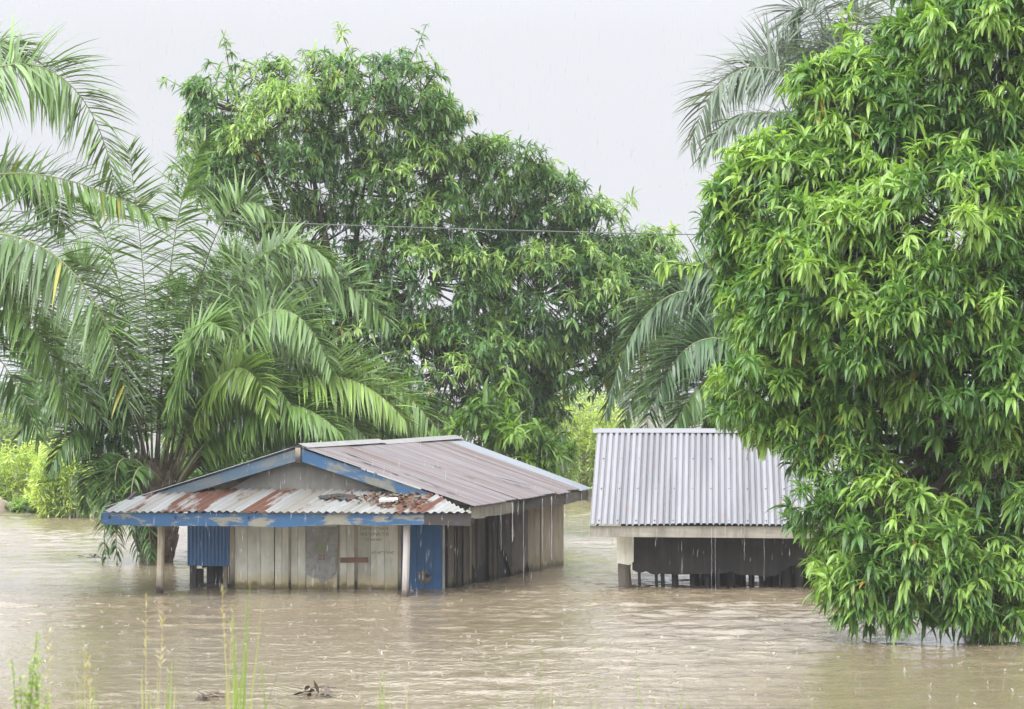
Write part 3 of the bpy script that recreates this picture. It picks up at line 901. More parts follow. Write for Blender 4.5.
# porch beams, posts
bm_ = MB()
board(bm_, fl - Zv * .20 + V_ * .12, fr - Zv * .20 + V_ * .12, Zv, .12, .08, V_, 3)
for f in (0.02, 0.2, 0.4, 0.6, 0.78):
    p = fl + (fr - fl) * f - Zv * 0.12
    q = p + V_ * 1.3; q[2] = topz - 0.12
    board(bm_, p, q, Zv, 0.06, 0.05, U_, f * 9)
bm_.build('porch_beam', M['dark_wood'], house)
for px, py, wd, mt in ((160, 593, 0.075, 'post'), (405.5, 596.5, 0.07, 'pale_post')):
    g = G(px, py)
    topp = (fl + (fr - fl) * 0.15)[2] - 0.2
    mb = MB()
    zz = np.linspace(-1.6, topp + 0.1, 7)
    lean = 0.012
    bend = np.array([0, 0.01, 0.0, -0.012, 0.0, 0.008, 0.0])
    mb.tube([g + U_ * (lean * z + b_) + Zv * z for z, b_ in zip(zz, bend)], wd, 9,
            st=np.stack([np.tile(np.linspace(0, .5, 9), 7), np.repeat(zz, 9), np.full(63, px / 50)], -1))
    mb.build('porch_post', M[mt], house)

# ---------------------------------------------------------------- the tin roofed shed
S0 = G(617, 587.3)
su, sv = math.radians(4.0), math.radians(4.5)
SU = np.array([math.cos(su), -math.sin(su), 0]); SV = np.array([math.sin(sv), math.cos(sv), 0]); SF = np.array([-math.sin(su), -math.cos(su), 0])
shed = empty('flooded_shed', S0, 'open flooded shed with a plain silver corrugated roof and dark hanging walls', 'shed')
DR = S0[1] - 0.9
RL = P(589.5, 524.5, DR); RR = RL + SU * ((838 - 589.5) / FPX * DR); RR[2] = RL[2] - 0.0
TL = P(597, 431, DR + 3.2); TR = TL + SU * np.linalg.norm(RR - RL) * 0.99
rf = MB(); corrugated(rf, RL, RR, TR, TL, 0.123, 0.022, 10, 0, 0.010, groove=True)
rf.build('roof', M['tin_shed'], shed, True)
nl = MB()
nrm = unit(np.cross(RR - RL, TL - RL)); nrm = nrm if nrm[2] > 0 else -nrm
Lr = np.linalg.norm(RR - RL)
for fv in (.03, .36, .68, .96):
    for k in range(1, int(Lr / .123), 3):
        c_ = RL + (RR - RL) * ((k + .5) * .123 / Lr) * 1.0 + (TL - RL) * fv + nrm * .028
        nl.tube([c_, c_ + nrm * .012], [.016, .013], 6)
tag(nl.build('nails', M['nail'], shed), kind='stuff')
rb = MB(); BL = TL + SV * 3.2; BL[2] = RL[2]; BR = TR + SV * 3.2; BR[2] = RL[2]
corrugated(rb, BL, BR, TR, TL, 0.123, 0.020, 4, 0)
rb.build('roof', M['tin_shed'], shed, True)
rc = MB()
n1 = unit(RL - TL); n2 = unit(BL - TL)
a_, b_ = TL - SU * .08 + Zv * .045, TR + SU * .08 + Zv * .045
rc.add([a_ + n1 * .16, b_ + n1 * .16, b_ + Zv * .012, a_ + Zv * .012, a_ + n2 * .16, b_ + n2 * .16], [[[0, 1, 2, 3], [3, 2, 5, 4]]])
rc.build('ridge_cap', M['tin_shed'], shed)
fb = MB()
f0, f1 = RL + SV * .06 - Zv * .03, RR + SV * .06 - Zv * .03
outline(fb, [f0 - Zv * .215, f0 + SU * 2.2 - Zv * .225, f1 - Zv * .24, f1, f0 + SU * 2.2, f0], SF, .04, [(0, 0), (2.2, 0), (4.9, 0), (4.9, .22), (2.2, .22), (0, .22)], 1)
fb.build('fascia_board', M['fascia_wood'], shed)
# gable end frame on the left: rafter board and ties
gf = MB()
board(gf, f0 - Zv * .06 + SU * .12 + SV * .1, TL - Zv * .12 + SU * .12, Zv, .1, .05, SU, 0)
board(gf, BL - Zv * .1 + SU * .05, TL - Zv * .12 + SU * .05, Zv, .1, .05, SU, 0)
gf.build('rafter', M['dark_wood'], shed)
def SHp(s, b, z): return S0 + SU * s + SV * b + Zv * z
def spx(px, b=0.0):
    D = S0[1] + b
    return ((px - CX) / FPX * D - S0[0]) / math.cos(su)
def szy(py, b=0.0): return P(0, py, S0[1] + b)[2]
pm = MB()
pz = np.linspace(-1.5, szy(538), 9)
rr = np.random.default_rng(2)
pm.tube([SHp(spx(624) + 0.012 * rr.normal(), 0.12, z) for z in pz], 0.135 + 0.012 * rr.normal(size=9), 10)
pm.build('corner_post', M['side_board'], shed)
cpb = MB()
q = [(617.5, 563), (629, 565), (633.5, 561.5), (633.5, 537), (616.5, 537)]
outline(cpb, [SHp(spx(px), 0, szy(py)) + SF * 0.03 for px, py in q], SF, .03, [(spx(px), szy(py) + 2) for px, py in q], 3)
tag(cpb.build('corner_panel', M['board'], shed), 'pale board nailed on the corner post')
# dark hanging wall with a ragged lower edge
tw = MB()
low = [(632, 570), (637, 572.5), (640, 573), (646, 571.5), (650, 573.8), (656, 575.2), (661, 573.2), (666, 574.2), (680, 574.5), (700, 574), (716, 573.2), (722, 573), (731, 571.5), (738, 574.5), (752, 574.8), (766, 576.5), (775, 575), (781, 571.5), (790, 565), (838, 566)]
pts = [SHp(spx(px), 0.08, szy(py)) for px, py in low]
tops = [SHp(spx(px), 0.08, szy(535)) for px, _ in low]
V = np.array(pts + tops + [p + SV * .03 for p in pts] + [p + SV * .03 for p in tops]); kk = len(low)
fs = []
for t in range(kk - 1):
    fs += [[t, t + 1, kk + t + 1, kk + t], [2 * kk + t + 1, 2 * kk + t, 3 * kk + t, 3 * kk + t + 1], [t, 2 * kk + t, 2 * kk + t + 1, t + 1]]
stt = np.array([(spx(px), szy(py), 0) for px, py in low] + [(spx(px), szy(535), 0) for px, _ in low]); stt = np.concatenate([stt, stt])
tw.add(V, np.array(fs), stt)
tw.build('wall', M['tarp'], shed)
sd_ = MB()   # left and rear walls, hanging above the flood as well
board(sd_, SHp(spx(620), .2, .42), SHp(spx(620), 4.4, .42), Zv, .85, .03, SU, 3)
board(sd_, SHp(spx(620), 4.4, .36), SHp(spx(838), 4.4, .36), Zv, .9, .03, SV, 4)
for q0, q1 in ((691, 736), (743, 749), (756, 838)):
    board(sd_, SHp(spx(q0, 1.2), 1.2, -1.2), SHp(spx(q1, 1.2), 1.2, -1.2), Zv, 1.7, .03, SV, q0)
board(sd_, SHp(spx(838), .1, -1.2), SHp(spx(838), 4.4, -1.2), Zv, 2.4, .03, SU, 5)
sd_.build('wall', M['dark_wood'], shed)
for px, wd, b in ((638, 3, .15), (654.8, 3.4, .2), (661, 4.2, .2), (672.5, 7, .4), (690, 7, .5), (697, 5, .8), (705, 6, .3), (716.5, 3, .1), (727, 9, .6), (738, 6, .9), (747.5, 4.5, .5), (757.5, 4.2, .4), (770, 10, .7), (784, 10, .4), (796, 8, .3), (806, 8, .6), (818, 9, .5), (830, 8, .3)):
    mb = MB(); a = spx(px, b); r_ = wd / 2 / FPX * S0[1]
    mb.tube([SHp(a, b, -1.4), SHp(a + .02, b, 0.0), SHp(a - .01, b, szy(556))], [r_ * 1.1, r_, r_], 7)
    mb.build('post', M['dark_wood'], shed)

# ---------------------------------------------------------------- trees
def bezier(p0, p1, p2, p3, n):
    t = np.linspace(0, 1, n)[:, None]
    return (1 - t) ** 3 * p0 + 3 * (1 - t) ** 2 * t * p1 + 3 * (1 - t) * t ** 2 * p2 + t ** 3 * p3

def mango_tree(name, label, cat, base, lobes, r, n_clump, clump_r, per, leaves_per, leaf_len, dark, mid, young, fork_z, trunk_r,
               group=None, fold=0.25, nseg=3, mat='mango_leaf', interior=0.25, droop=1.1, young_lit_p=0.3, up_bias=0.35, twigs=True, accents=(), stray=0.12):
    """trunk with limbs (one mesh) and a crown of leaf whorls gathered in clumps over the given lobes"""
    root = empty(name, base, label, cat, group)
    cen = np.array([l[0] for l in lobes]); rad = np.array([l[1] for l in lobes])
    area = rad[:, 0] * rad[:, 2]
    cnt = np.maximum(3, (n_clump * area / area.sum()).astype(int))
    tk = MB()
    fork = np.array([base[0], base[1], fork_z])
    tk.tube(bezier(np.array([base[0], base[1], -1.3]), np.array([base[0] + .15, base[1], fork_z * .3]), np.array([base[0] - .1, base[1], fork_z * .7]), fork, 8), np.linspace(trunk_r * 1.25, trunk_r * .8, 8), 9)
    cb, ca, ctone = [], [], []
    for li in range(len(lobes)):
        c, R = cen[li], rad[li]
        mid_ = (fork + c) / 2 + r.normal(size=3) * 0.3 + np.array([0, 0, -0.1]) * np.linalg.norm(c - fork)
        tk.tube(bezier(fork - [0, 0, .3], fork * .4 + mid_ * .6 + [0, 0, .3], mid_, c, 7), np.linspace(trunk_r * .5, trunk_r * .12, 7), 6)
        d = unit(r.normal(size=(cnt[li] * 6, 3)))
        d = d[(d[:, 2] > -0.75)]
        keep = r.random(len(d)) < np.where(d[:, 1] < 0.25, 1.0, 0.4)
        d = d[keep]
        p = c + d * R * (0.72 + 0.28 * r.random((len(d), 1)) ** 0.5)
        ins = np.zeros(len(p), bool)
        for lj in range(len(lobes)):
            if lj != li:
                ins |= np.sum(((p - cen[lj]) / (rad[lj] * 0.8)) ** 2, 1) < 1
        p, d = p[~ins][:cnt[li]], d[~ins][:cnt[li]]
        p[:, 2] = np.maximum(p[:, 2], 0.25)
        for q, dn in zip(p, d):
            k = max(3, int(per * (0.6 + 0.8 * r.random())))
            dd = unit(r.normal(size=(k, 3)) + dn * 0.8 + [0, 0, up_bias])
            rr_ = clump_r * (0.65 + 0.7 * r.random())
            pos_ = q + dd * rr_ * (0.35 + 0.65 * r.random((k, 1))) * [1, 1, 0.75]
            pos_[:, 2] = np.maximum(pos_[:, 2], 0.12)
            cb.append(pos_); ca.append(unit(dd * 0.7 + dn * 0.5 + [0, 0, 0.35]))
            # young pale flushes by clump; more on top, painting its hazy light into colour
            y = young_lit_p * (0.35 + 1.2 * max(0, dn[2]) ** 1.5)
            base_t = (0.75 + 0.25 * r.random()) if r.random() < y else 0.35 * r.random() + 0.1
            for (ac, ar, at) in accents:
                if np.linalg.norm((q - ac) / ar) < 1: base_t = at
            ctone.append(np.clip(base_t + 0.20 * r.normal(size=k), 0, 1))
            if stray and dn[2] > -.1 and r.random() < stray:      # thin twigs reaching out of the crown
                kk_ = 5
                reach = unit(dn + r.normal(size=3) * .35 + [0, 0, .35]) * r.uniform(.7, 1.5)
                sp2 = q + reach * np.linspace(.45, 1, kk_)[:, None] + r.normal(size=(kk_, 3)) * .07
                cb.append(sp2); ca.append(np.repeat(unit(reach)[None], kk_, 0)); ctone.append(np.clip(base_t + .15 + .1 * r.normal(size=kk_), 0, 1))
                tk.tube([q, sp2[-1]], [trunk_r * .05, trunk_r * .02], 3, caps=False)
            if twigs:
                tk.tube([c + (q - c) * 0.25, q - [0, 0, clump_r * .25]], [trunk_r * .10, trunk_r * .05], 4, caps=False)
                for s_ in pos_[:: 2]:
                    tk.tube([q - [0, 0, clump_r * .25], s_], [trunk_r * .045, trunk_r * .02], 3, caps=False)
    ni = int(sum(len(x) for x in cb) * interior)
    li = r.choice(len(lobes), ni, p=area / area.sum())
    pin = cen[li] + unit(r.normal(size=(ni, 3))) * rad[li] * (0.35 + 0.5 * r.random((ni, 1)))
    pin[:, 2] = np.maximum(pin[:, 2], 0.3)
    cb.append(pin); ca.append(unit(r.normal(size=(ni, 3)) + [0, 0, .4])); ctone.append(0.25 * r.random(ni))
    cb = np.concatenate(cb); ca = np.concatenate(ca); ct = np.concatenate(ctone)
    K = len(cb)
    N_ = K * leaves_per
    base_ = np.repeat(cb, leaves_per, 0); ax = np.repeat(ca, leaves_per, 0); tn = np.repeat(ct, leaves_per)
    t1 = unit(np.cross(ax, r.normal(size=(N_, 3))))
    phi = np.radians(r.uniform(25, 100, N_))
    d = unit(ax * np.cos(phi)[:, None] + t1 * np.sin(phi)[:, None])
    base_ = base_ + ax * (r.uniform(-0.12, 0.08, N_) * leaf_len)[:, None]
    Ln = leaf_len * np.clip(r.normal(0.9, 0.25, N_), 0.35, 1.4) * np.repeat(np.clip(r.normal(1, .16, K), .6, 1.35), leaves_per)
    tn = np.clip(tn + 0.10 * r.normal(size=N_), 0, 1)
    dark, mid, young = [np.array(x) for x in (dark, mid, young)]
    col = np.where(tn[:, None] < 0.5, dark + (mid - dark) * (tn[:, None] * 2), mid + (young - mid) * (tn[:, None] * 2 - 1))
    col = col * np.clip(r.normal(1, 0.14, (N_, 1)), 0.6, 1.5)
    old = r.random(N_) < 0.004
    col[old] = (0.32, 0.20, 0.04)
    cr_ = MB()
    cr_.leaves(base_, d, Ln, Ln * np.clip(r.normal(0.19, 0.03, N_), 0.12, 0.28), droop * (0.6 + 0.8 * r.random(N_)) + 0.25 * (tn > 0.6), col, nseg, fold, 0.6, [0.2, 0.9, 1.0, 0.55, 0.05], r)
    tk.build('trunk', M['bark'], root, True)
    cr_.build('crown', M[mat], root, False)
    return root

def lobe(px, py, rpx, D, rpy=None, rdepth=None, doff=0.0):
    c = P(px, py, D + doff)
    s = (D + doff) / FPX
    rpy = rpy or rpx
    return (c, np.array([rpx * s, (rdepth or (rpx + rpy) / 2) * s, rpy * s]))

# big mango on the right, its lower boughs hanging into the water
DM = 49.0
LM = [lobe(776, 184, 38, DM, 36, doff=.2), lobe(842, 112, 46, DM, 44, doff=.4), lobe(738, 240, 28, DM, 34, doff=.2), lobe(820, 300, 60, DM, 60, doff=-1.0), lobe(800, 442, 38, DM, 36, doff=-.6), lobe(985, 592, 48, DM, 40, doff=-2.0), lobe(880, 598, 34, DM, 34, doff=-2.0), lobe(852, 560, 26, DM, 28, doff=-1.4), lobe(900, 470, 50, DM, 40, doff=.8), lobe(742, 402, 22, DM, 24, doff=-.3), lobe(905, 330, 70, DM, 60, doff=-2.0), lobe(802, 208, 76, DM, 60, doff=0), lobe(905, 130, 78, DM, 80, doff=.5), lobe(1000, 60, 100, DM, 110, doff=.3), lobe(778, 288, 48, DM, 55, doff=.2),
      lobe(860, 275, 85, DM, 80, doff=-1.2), lobe(965, 240, 95, DM, 95, doff=-1.5), lobe(788, 375, 56, DM, 56, doff=-.6), lobe(870, 400, 62, DM, 42, doff=-.8),
      lobe(985, 375, 80, DM, 72, doff=-1.8), lobe(842, 500, 38, DM, 46, doff=-1.2), lobe(925, 575, 68, DM, 60, doff=-1.8), lobe(1015, 520, 55, DM, 78, doff=-1.8),
      lobe(885, 545, 40, DM, 52, doff=-2.2), lobe(1085, 400, 70, DM, 110, doff=-.5), lobe(1100, 200, 90, DM, 120, doff=.5), lobe(1080, -30, 110, DM, 110, doff=1.0), lobe(985, -60, 80, DM, 80, doff=1.0)]
gM = G(965, 622)
mango_tree('mango_tree', 'large bright green mango tree on the right with boughs hanging to the water', 'tree', np.array([gM[0], DM + .3, 0]), LM,
           np.random.default_rng(21), 850, 0.50, 13, 14, 0.285, (0.066, 0.152, 0.038), (0.145, 0.270, 0.056), (0.265, 0.40, 0.085), 3.2, 0.30,
           interior=0.22, young_lit_p=0.8, nseg=4)

# tall mango behind the house
DT = 82.0
LT = [lobe(244, 116, 50, DT, 46), lobe(300, 112, 50, DT, 46, doff=-.8), lobe(375, 108, 60, DT, 50, doff=-.4), lobe(412, 140, 45, DT, 55, doff=.3), lobe(226, 172, 34, DT, 42, doff=.8),
      lobe(270, 175, 60, DT, 50, doff=-1.0), lobe(400, 200, 50, DT, 48, doff=-.3), lobe(300, 260, 60, DT, 55, doff=.5), lobe(420, 285, 60, DT, 55, doff=-.5),
      lobe(360, 345, 70, DT, 50, doff=-.3), lobe(250, 330, 60, DT, 60, doff=1), lobe(450, 370, 55, DT, 60, doff=-.6), lobe(330, 420, 90, DT, 45, doff=0), lobe(240, 420, 70, DT, 45, doff=.5)]
mango_tree('mango_tree', 'tall dense mango tree with a domed crown behind the blue-eaved house', 'tree', np.array([P(345, 0, DT)[0], DT, 0]), LT,
           np.random.default_rng(31), 500, 0.72, 14, 12, 0.29, (0.052, 0.125, 0.042), (0.125, 0.235, 0.06), (0.32, 0.45, 0.13), 5.0, 0.34,
           fold=0, mat='far_leaf', interior=0.08, young_lit_p=0.42, stray=.22, accents=[(P(258, 112, DT - 1.5), 1.0, 0.95)])
DT2 = 84.0
LT2 = [lobe(495, 188, 46, DT2, 44, doff=-.5), lobe(542, 212, 38, DT2, 38), lobe(470, 230, 45, DT2, 50, doff=-.5), lobe(590, 245, 36, DT2, 40, doff=.3), lobe(628, 296, 32, DT2, 32, doff=.5), lobe(655, 275, 20, DT2, 34, doff=.6), lobe(668, 330, 18, DT2, 30, doff=.8),
       lobe(540, 300, 55, DT2, 52, doff=-.8), lobe(610, 310, 50, DT2, 45, doff=-.6), lobe(500, 340, 55, DT2, 45, doff=-.8), lobe(640, 355, 26, DT2, 40, doff=.5), lobe(560, 370, 45, DT2, 32, doff=-.5), lobe(480, 415, 55, DT2, 45, doff=-.3), lobe(520, 440, 40, DT2, 38, doff=-.5)]
mango_tree('mango_tree', 'lower rounded mango tree filling the gap between house and shed', 'tree', np.array([P(535, 0, DT2)[0], DT2, 0]), LT2,
           np.random.default_rng(41), 380, 0.70, 14, 12, 0.29, (0.050, 0.120, 0.042), (0.12, 0.225, 0.058), (0.30, 0.43, 0.125), 4.0, 0.28,
           fold=0, mat='far_leaf', interior=0.06, young_lit_p=0.36, up_bias=0.5, stray=.16)
# young mango just behind the house roof
DY = 74.0
LY = [lobe(492, 418, 22, DY, 20), lobe(520, 440, 26, DY, 20), lobe(545, 460, 22, DY, 16), lobe(470, 435, 16, DY, 16)]
mango_tree('mango_sapling', 'small bright mango sapling showing just above the far roof edge', 'tree', np.array([P(505, 0, DY)[0], DY, 0]), LY,
           np.random.default_rng(51), 30, 0.30, 5, 11, 0.42, (0.05, 0.11, 0.02), (0.10, 0.20, 0.03), (0.18, 0.30, 0.04), 1.0, 0.08,
           fold=0.2, mat='far_leaf', interior=0.1, young_lit_p=0.5, twigs=False)

# ---------------------------------------------------------------- palms
def frond(root, path, L_leaf, r, n=62, width=0.05, col=(0.075, 0.14, 0.035), hang=0.9, petiole=0.16, ret=0.06, rough_ang=0.35, pet_mat='rachis', up=None, spread=60, tip_len=0.35, yellow=0.0):
    """one feather leaf along a 3D path (base to tip)"""
    path = np.asarray(path, float)
    t = unit(np.gradient(path, axis=0))
    m = len(path)
    s = np.linspace(0, 1, m)
    rach = MB()
    rach.tube(path, np.interp(s, [0, petiole, 1], [ret, ret * 0.55, ret * 0.12]), 6)
    rach.build('rachis', M[pet_mat], root, True)
    u = np.sort(r.uniform(petiole, 0.995, 2 * n))
    sg = np.where(np.arange(2 * n) % 2 == 0, 1.0, -1.0)
    pb = np.stack([np.interp(u, s, path[:, k]) for k in range(3)], -1)
    tt = unit(np.stack([np.interp(u, s, t[:, k]) for k in range(3)], -1))
    ref = np.array([r.normal() * .3, -r.uniform(.25, 1.2), .6]) if up is None else np.asarray(up, float)   # each leaf is twisted a little on its stalk
    side = unit(np.cross(tt, ref) + 1e-6)
    nr = np.cross(side, tt)
    lift = r.normal(0.15, rough_ang, 2 * n)
    ang = np.radians(np.interp(u, [0, .5, .85, 1], [spread + 24, spread + 10, spread - 6, spread - 28]) + r.normal(0, 7, 2 * n))
    d = unit(tt * np.cos(ang)[:, None] + (side * sg[:, None] + nr * lift[:, None]) * np.sin(ang)[:, None])
    env = np.interp((u - petiole) / (1 - petiole), [0, .12, .35, .75, 1], [0.45, 0.8, 1, 0.8, tip_len])
    Ln = L_leaf * env * r.uniform(0.85, 1.1, 2 * n)
    c = np.array(col) * np.clip(r.normal(1, 0.16, (2 * n, 1)), .6, 1.5)
    if yellow:
        yk = r.random(2 * n) < yellow
        c[yk] = np.array((0.30, 0.27, 0.05)) * r.uniform(.8, 1.2, (yk.sum(), 1))
    mb = MB()
    mb.leaves(pb, d, Ln, width * r.uniform(.8, 1.2, 2 * n), hang * r.uniform(.6, 1.4, 2 * n), c, 5, 0.0, 0.5, [0.55, 1, 1, .75, .4, .05], r)
    return mb

def add_frond(root, p0, p1, p2, p3, *a, **k):
    f = frond_obj(root, bezier(np.array(p0), np.array(p1), np.array(p2), np.array(p3), 24), *a, **k)
    return f

def frond_obj(root, path, *a, **k):
    """frond = leaflets mesh with its rachis as a sub-part"""
    mb = frond(None, path, *a, **k)
    rach = [o for o in COL.objects if o.name.startswith('rachis') and o.parent is None][-1]
    f = mb.build('frond', M['palm_leaf'], root)
    rach.parent = f
    return f

def palm_trunk(root, base, top_z, r0, r1, n_boot, r, mat='palm_bark', lean=(0, 0)):
    mb = MB()
    zz = np.linspace(-1.4, top_z, 12)
    mb.tube([(base[0] + lean[0] * max(0, z), base[1] + lean[1] * max(0, z), z) for z in zz], np.linspace(r0, r1, 12) * (1 + .05 * r.normal(size=12)), 12)
    mb.tube([(base[0] + lean[0] * z, base[1] + lean[1] * z, z) for z in (top_z - .1, top_z + .12, top_z + .3, top_z + .42)], [r1 * 1.02, r1 * .97, r1 * .75, r1 * .3], 12)
    # old leaf bases
    for k in range(n_boot):
        z = r.uniform(0.0, top_z + .3); a = k * 2.4; rr_ = np.interp(z, [0, top_z, top_z + .4], [r0, r1, r1 * .85])
        d = np.array([math.cos(a), math.sin(a), 0])
        p = np.array([base[0] + lean[0] * z, base[1] + lean[1] * z, z]) + d * rr_ * .85
        mb.tube([p, p + d * .12 + Zv * .14, p + d * .2 + Zv * .36], [.11, .085, .05], 5)
    mb.build('trunk', M[mat], root)

# oil palm beside the house
D1 = 70.0
gp = G(168, 557); B1 = np.array([gp[0], D1, 0])
palm = empty('oil_palm', B1, 'short stout oil palm beside the blue-eaved house with fronds fanning from one crown', 'palm tree')
rp = np.random.default_rng(77)
palm_trunk(palm, B1, 2.0, 0.34, 0.46, 70, rp, lean=(-.07, 0))
GREEN = (0.118, 0.205, 0.046); BLUEG = (0.150, 0.240, 0.078); DK = (0.080, 0.152, 0.040); LT_ = (0.19, 0.29, 0.058)
def pf_(px, py, off=0.0): return P(px, py, D1 + off)
specs = [  # start px, ctrl1, ctrl2, tip (pixels), depth offset of the outer half, leaflet length, colour, hang
    ((152, 470), (152, 380), (146, 260), (128, 148), -1.2, 1.35, GREEN, .35),
    ((165, 470), (185, 330), (215, 150), (272, 215), -0.8, 1.20, BLUEG, .9),
    ((172, 470), (215, 280), (285, 190), (338, 275), -0.6, 1.20, BLUEG, .9),
    ((175, 472), (225, 290), (320, 225), (390, 325), 0.0, 1.25, BLUEG, 1.0),
    ((176, 474), (230, 310), (290, 255), (332, 372), -1.5, 1.20, BLUEG, 1.0),
    ((172, 476), (205, 380), (245, 320), (272, 415), -2.2, 1.0, LT_, 1.0),
    ((180, 480), (270, 330), (380, 330), (452, 452), -0.6, 1.35, GREEN, 1.1),
    ((180, 482), (280, 360), (370, 355), (432, 435), 0.4, 1.30, LT_, 1.1),
    ((178, 484), (240, 380), (310, 370), (372, 445), -1.0, 1.25, GREEN, 1.1),
    ((176, 486), (230, 410), (270, 400), (318, 440), -0.2, 1.1, DK, 1.1),
    ((178, 486), (225, 430), (255, 420), (285, 435), 0.8, 1.1, DK, 1.1),
    ((145, 472), (110, 330), (70, 220), (42, 285), 0.8, 1.2, GREEN, .9),
    ((140, 474), (100, 370), (50, 330), (8, 395), 0.8, 1.2, DK, 1.0),
    ((138, 478), (100, 400), (60, 370), (20, 435), -0.6, 1.0, DK, 1.2),
    ((136, 484), (95, 420), (75, 410), (50, 470), -1.0, .85, DK, 1.3),
    ((138, 488), (105, 425), (92, 455), (84, 510), -1.2, .8, DK, 1.3),
    ((142, 490), (112, 440), (102, 470), (112, 525), -1.6, .8, DK, 1.3),
    ((158, 468), (165, 320), (168, 200), (205, 140), 1.2, 1.2, GREEN, .6),
    ((150, 468), (135, 330), (110, 220), (82, 200), 1.5, 1.2, GREEN, .6),
    ((162, 470), (195, 340), (235, 260), (262, 300), 1.8, 1.2, DK, .9),
    ((160, 470), (180, 360), (200, 300), (222, 330), -2.6, 1.1, GREEN, .9),
    ((148, 470), (130, 370), (112, 300), (95, 335), -2.2, 1.1, GREEN, .9),
    ((155, 470), (160, 370), (170, 300), (185, 290), 2.6, 1.2, DK, .8),
    ((145, 474), (118, 380), (85, 300), (62, 335), 2.4, 1.2, DK, .9),
    ((170, 474), (225, 370), (270, 330), (300, 350), 2.4, 1.2, DK, .9),
    ((142, 478), (105, 380), (60, 300), (15, 345), 1.4, 1.2, DK, .9),
    ((142, 482), (100, 410), (70, 360), (30, 390), .3, 1.1, DK, 1.0),
    ((176, 484), (235, 365), (300, 330), (360, 385), .8, 1.25, GREEN, 1.0),
    ((178, 488), (250, 400), (330, 375), (415, 445), .6, 1.25, GREEN, 1.1),
    ((178, 484), (260, 370), (340, 340), (405, 420), -1.2, 1.3, LT_, 1.0),
    ((178, 484), (250, 345), (330, 320), (385, 400), -.3, 1.25, GREEN, 1.0),
    ((176, 486), (230, 390), (290, 385), (340, 432), -1.8, 1.2, GREEN, 1.1),
    ((176, 480), (220, 360), (260, 345), (300, 420), -1.6, 1.15, GREEN, 1.0),
    ((174, 476), (205, 330), (240, 290), (285, 340), 1.0, 1.2, GREEN, .9),
    ((168, 472), (190, 340), (215, 260), (245, 255), 0.6, 1.2, GREEN, .8),
    ((146, 472), (125, 350), (95, 260), (72, 260), -.6, 1.2, GREEN, .8),
    ((142, 476), (115, 390), (80, 350), (48, 400), -1.4, 1.1, DK, 1.0),
]
for (a, c1, c2, tp, off, ll, col, hg) in specs:
    add_frond(palm, pf_(*a, off * .1), pf_(*c1, off * .5), pf_(*c2, off), pf_(*tp, off * 1.1), ll, rp, 150, 0.066, col, hg * .7, 0.13, 0.043, pet_mat='petiole' if rp.random() < .5 else 'rachis')
# hanging old fronds down the trunk
for (a, c1, c2, tp, off) in (((140, 495), (120, 480), (112, 520), (118, 566), -1.0), ((148, 498), (135, 485), (130, 520), (140, 566), -1.3), ((150, 498), (146, 490), (148, 525), (152, 562), -1.5), ((136, 495), (110, 485), (100, 520), (106, 560), -.7), ((160, 480), (135, 450), (128, 475), (132, 535), -1.9), ((150, 478), (118, 440), (110, 460), (118, 520), -1.7)):
    add_frond(palm, pf_(*a, off * .3), pf_(*c1, off * .8), pf_(*c2, off), pf_(*tp, off), .55, rp, 40, 0.06, DK, 1.4, 0.15, 0.05)

# palm whose fronds reach in from the left edge
D2 = 57.0
B2 = np.array([P(-140, 0, D2)[0], D2, 0])
palm2 = empty('oil_palm', B2, 'palm outside the left edge whose arching fronds reach into the picture', 'palm tree')
rp = np.random.default_rng(78)
palm_trunk(palm2, B2, 5.6, 0.36, 0.33, 60, rp)
def p2(px, py, off=0.0): return P(px, py, D2 + off)
for (a, c1, c2, tp, off, ll, col, hg, sprd, yl) in (
    ((-140, 250), (-60, 20), (90, 5), (116, 195), 0.5, 1.45, BLUEG, 1.1, 62, 0),
    ((-135, 280), (-50, 130), (60, 165), (168, 222), 0.2, .85, GREEN, .9, 62, .03),
    ((-135, 290), (-30, 190), (100, 215), (128, 408), -1.5, 1.50, (0.10, 0.165, 0.055), .9, 55, .03),
    ((-140, 300), (-40, 280), (40, 300), (102, 425), 0.4, 1.05, DK, 1.1, 60, 0),
    ((-140, 280), (-100, 100), (-20, 0), (30, 60), 1.6, 1.3, BLUEG, 1.0, 62, 0),
    ((-145, 280), (-180, 60), (-260, 60), (-330, 220), 0.0, 1.3, GREEN, 1.0, 62, 0),
    ((-145, 290), (-220, 160), (-300, 200), (-340, 350), -.8, 1.3, GREEN, 1.0, 62, 0),
    ((-140, 280), (-150, 80), (-150, 0), (-120, 0), -1.8, 1.3, GREEN, .8, 62, 0),
    ((-140, 300), (-180, 260), (-220, 300), (-240, 420), -.6, 1.2, DK, 1.0, 62, 0),
    ((-140, 300), (-60, 230), (10, 240), (56, 330), 1.4, 1.3, GREEN, 1.0, 62, 0),
    ((-140, 300), (-50, 210), (20, 250), (70, 420), -.6, 1.3, GREEN, 1.0, 62, 0),
    ((-140, 305), (-70, 290), (0, 320), (40, 440), -1.0, 1.1, DK, 1.1, 62, 0),
    ((-140, 290), (-60, 150), (20, 130), (66, 230), 1.6, 1.2, DK, .9, 62, 0)):
    add_frond(palm2, p2(*a), p2(*c1, off * .5), p2(*c2, off), p2(*tp, off * 1.1), ll, rp, 170, 0.060, col, hg * .68, 0.12, 0.05, spread=sprd, yellow=yl)

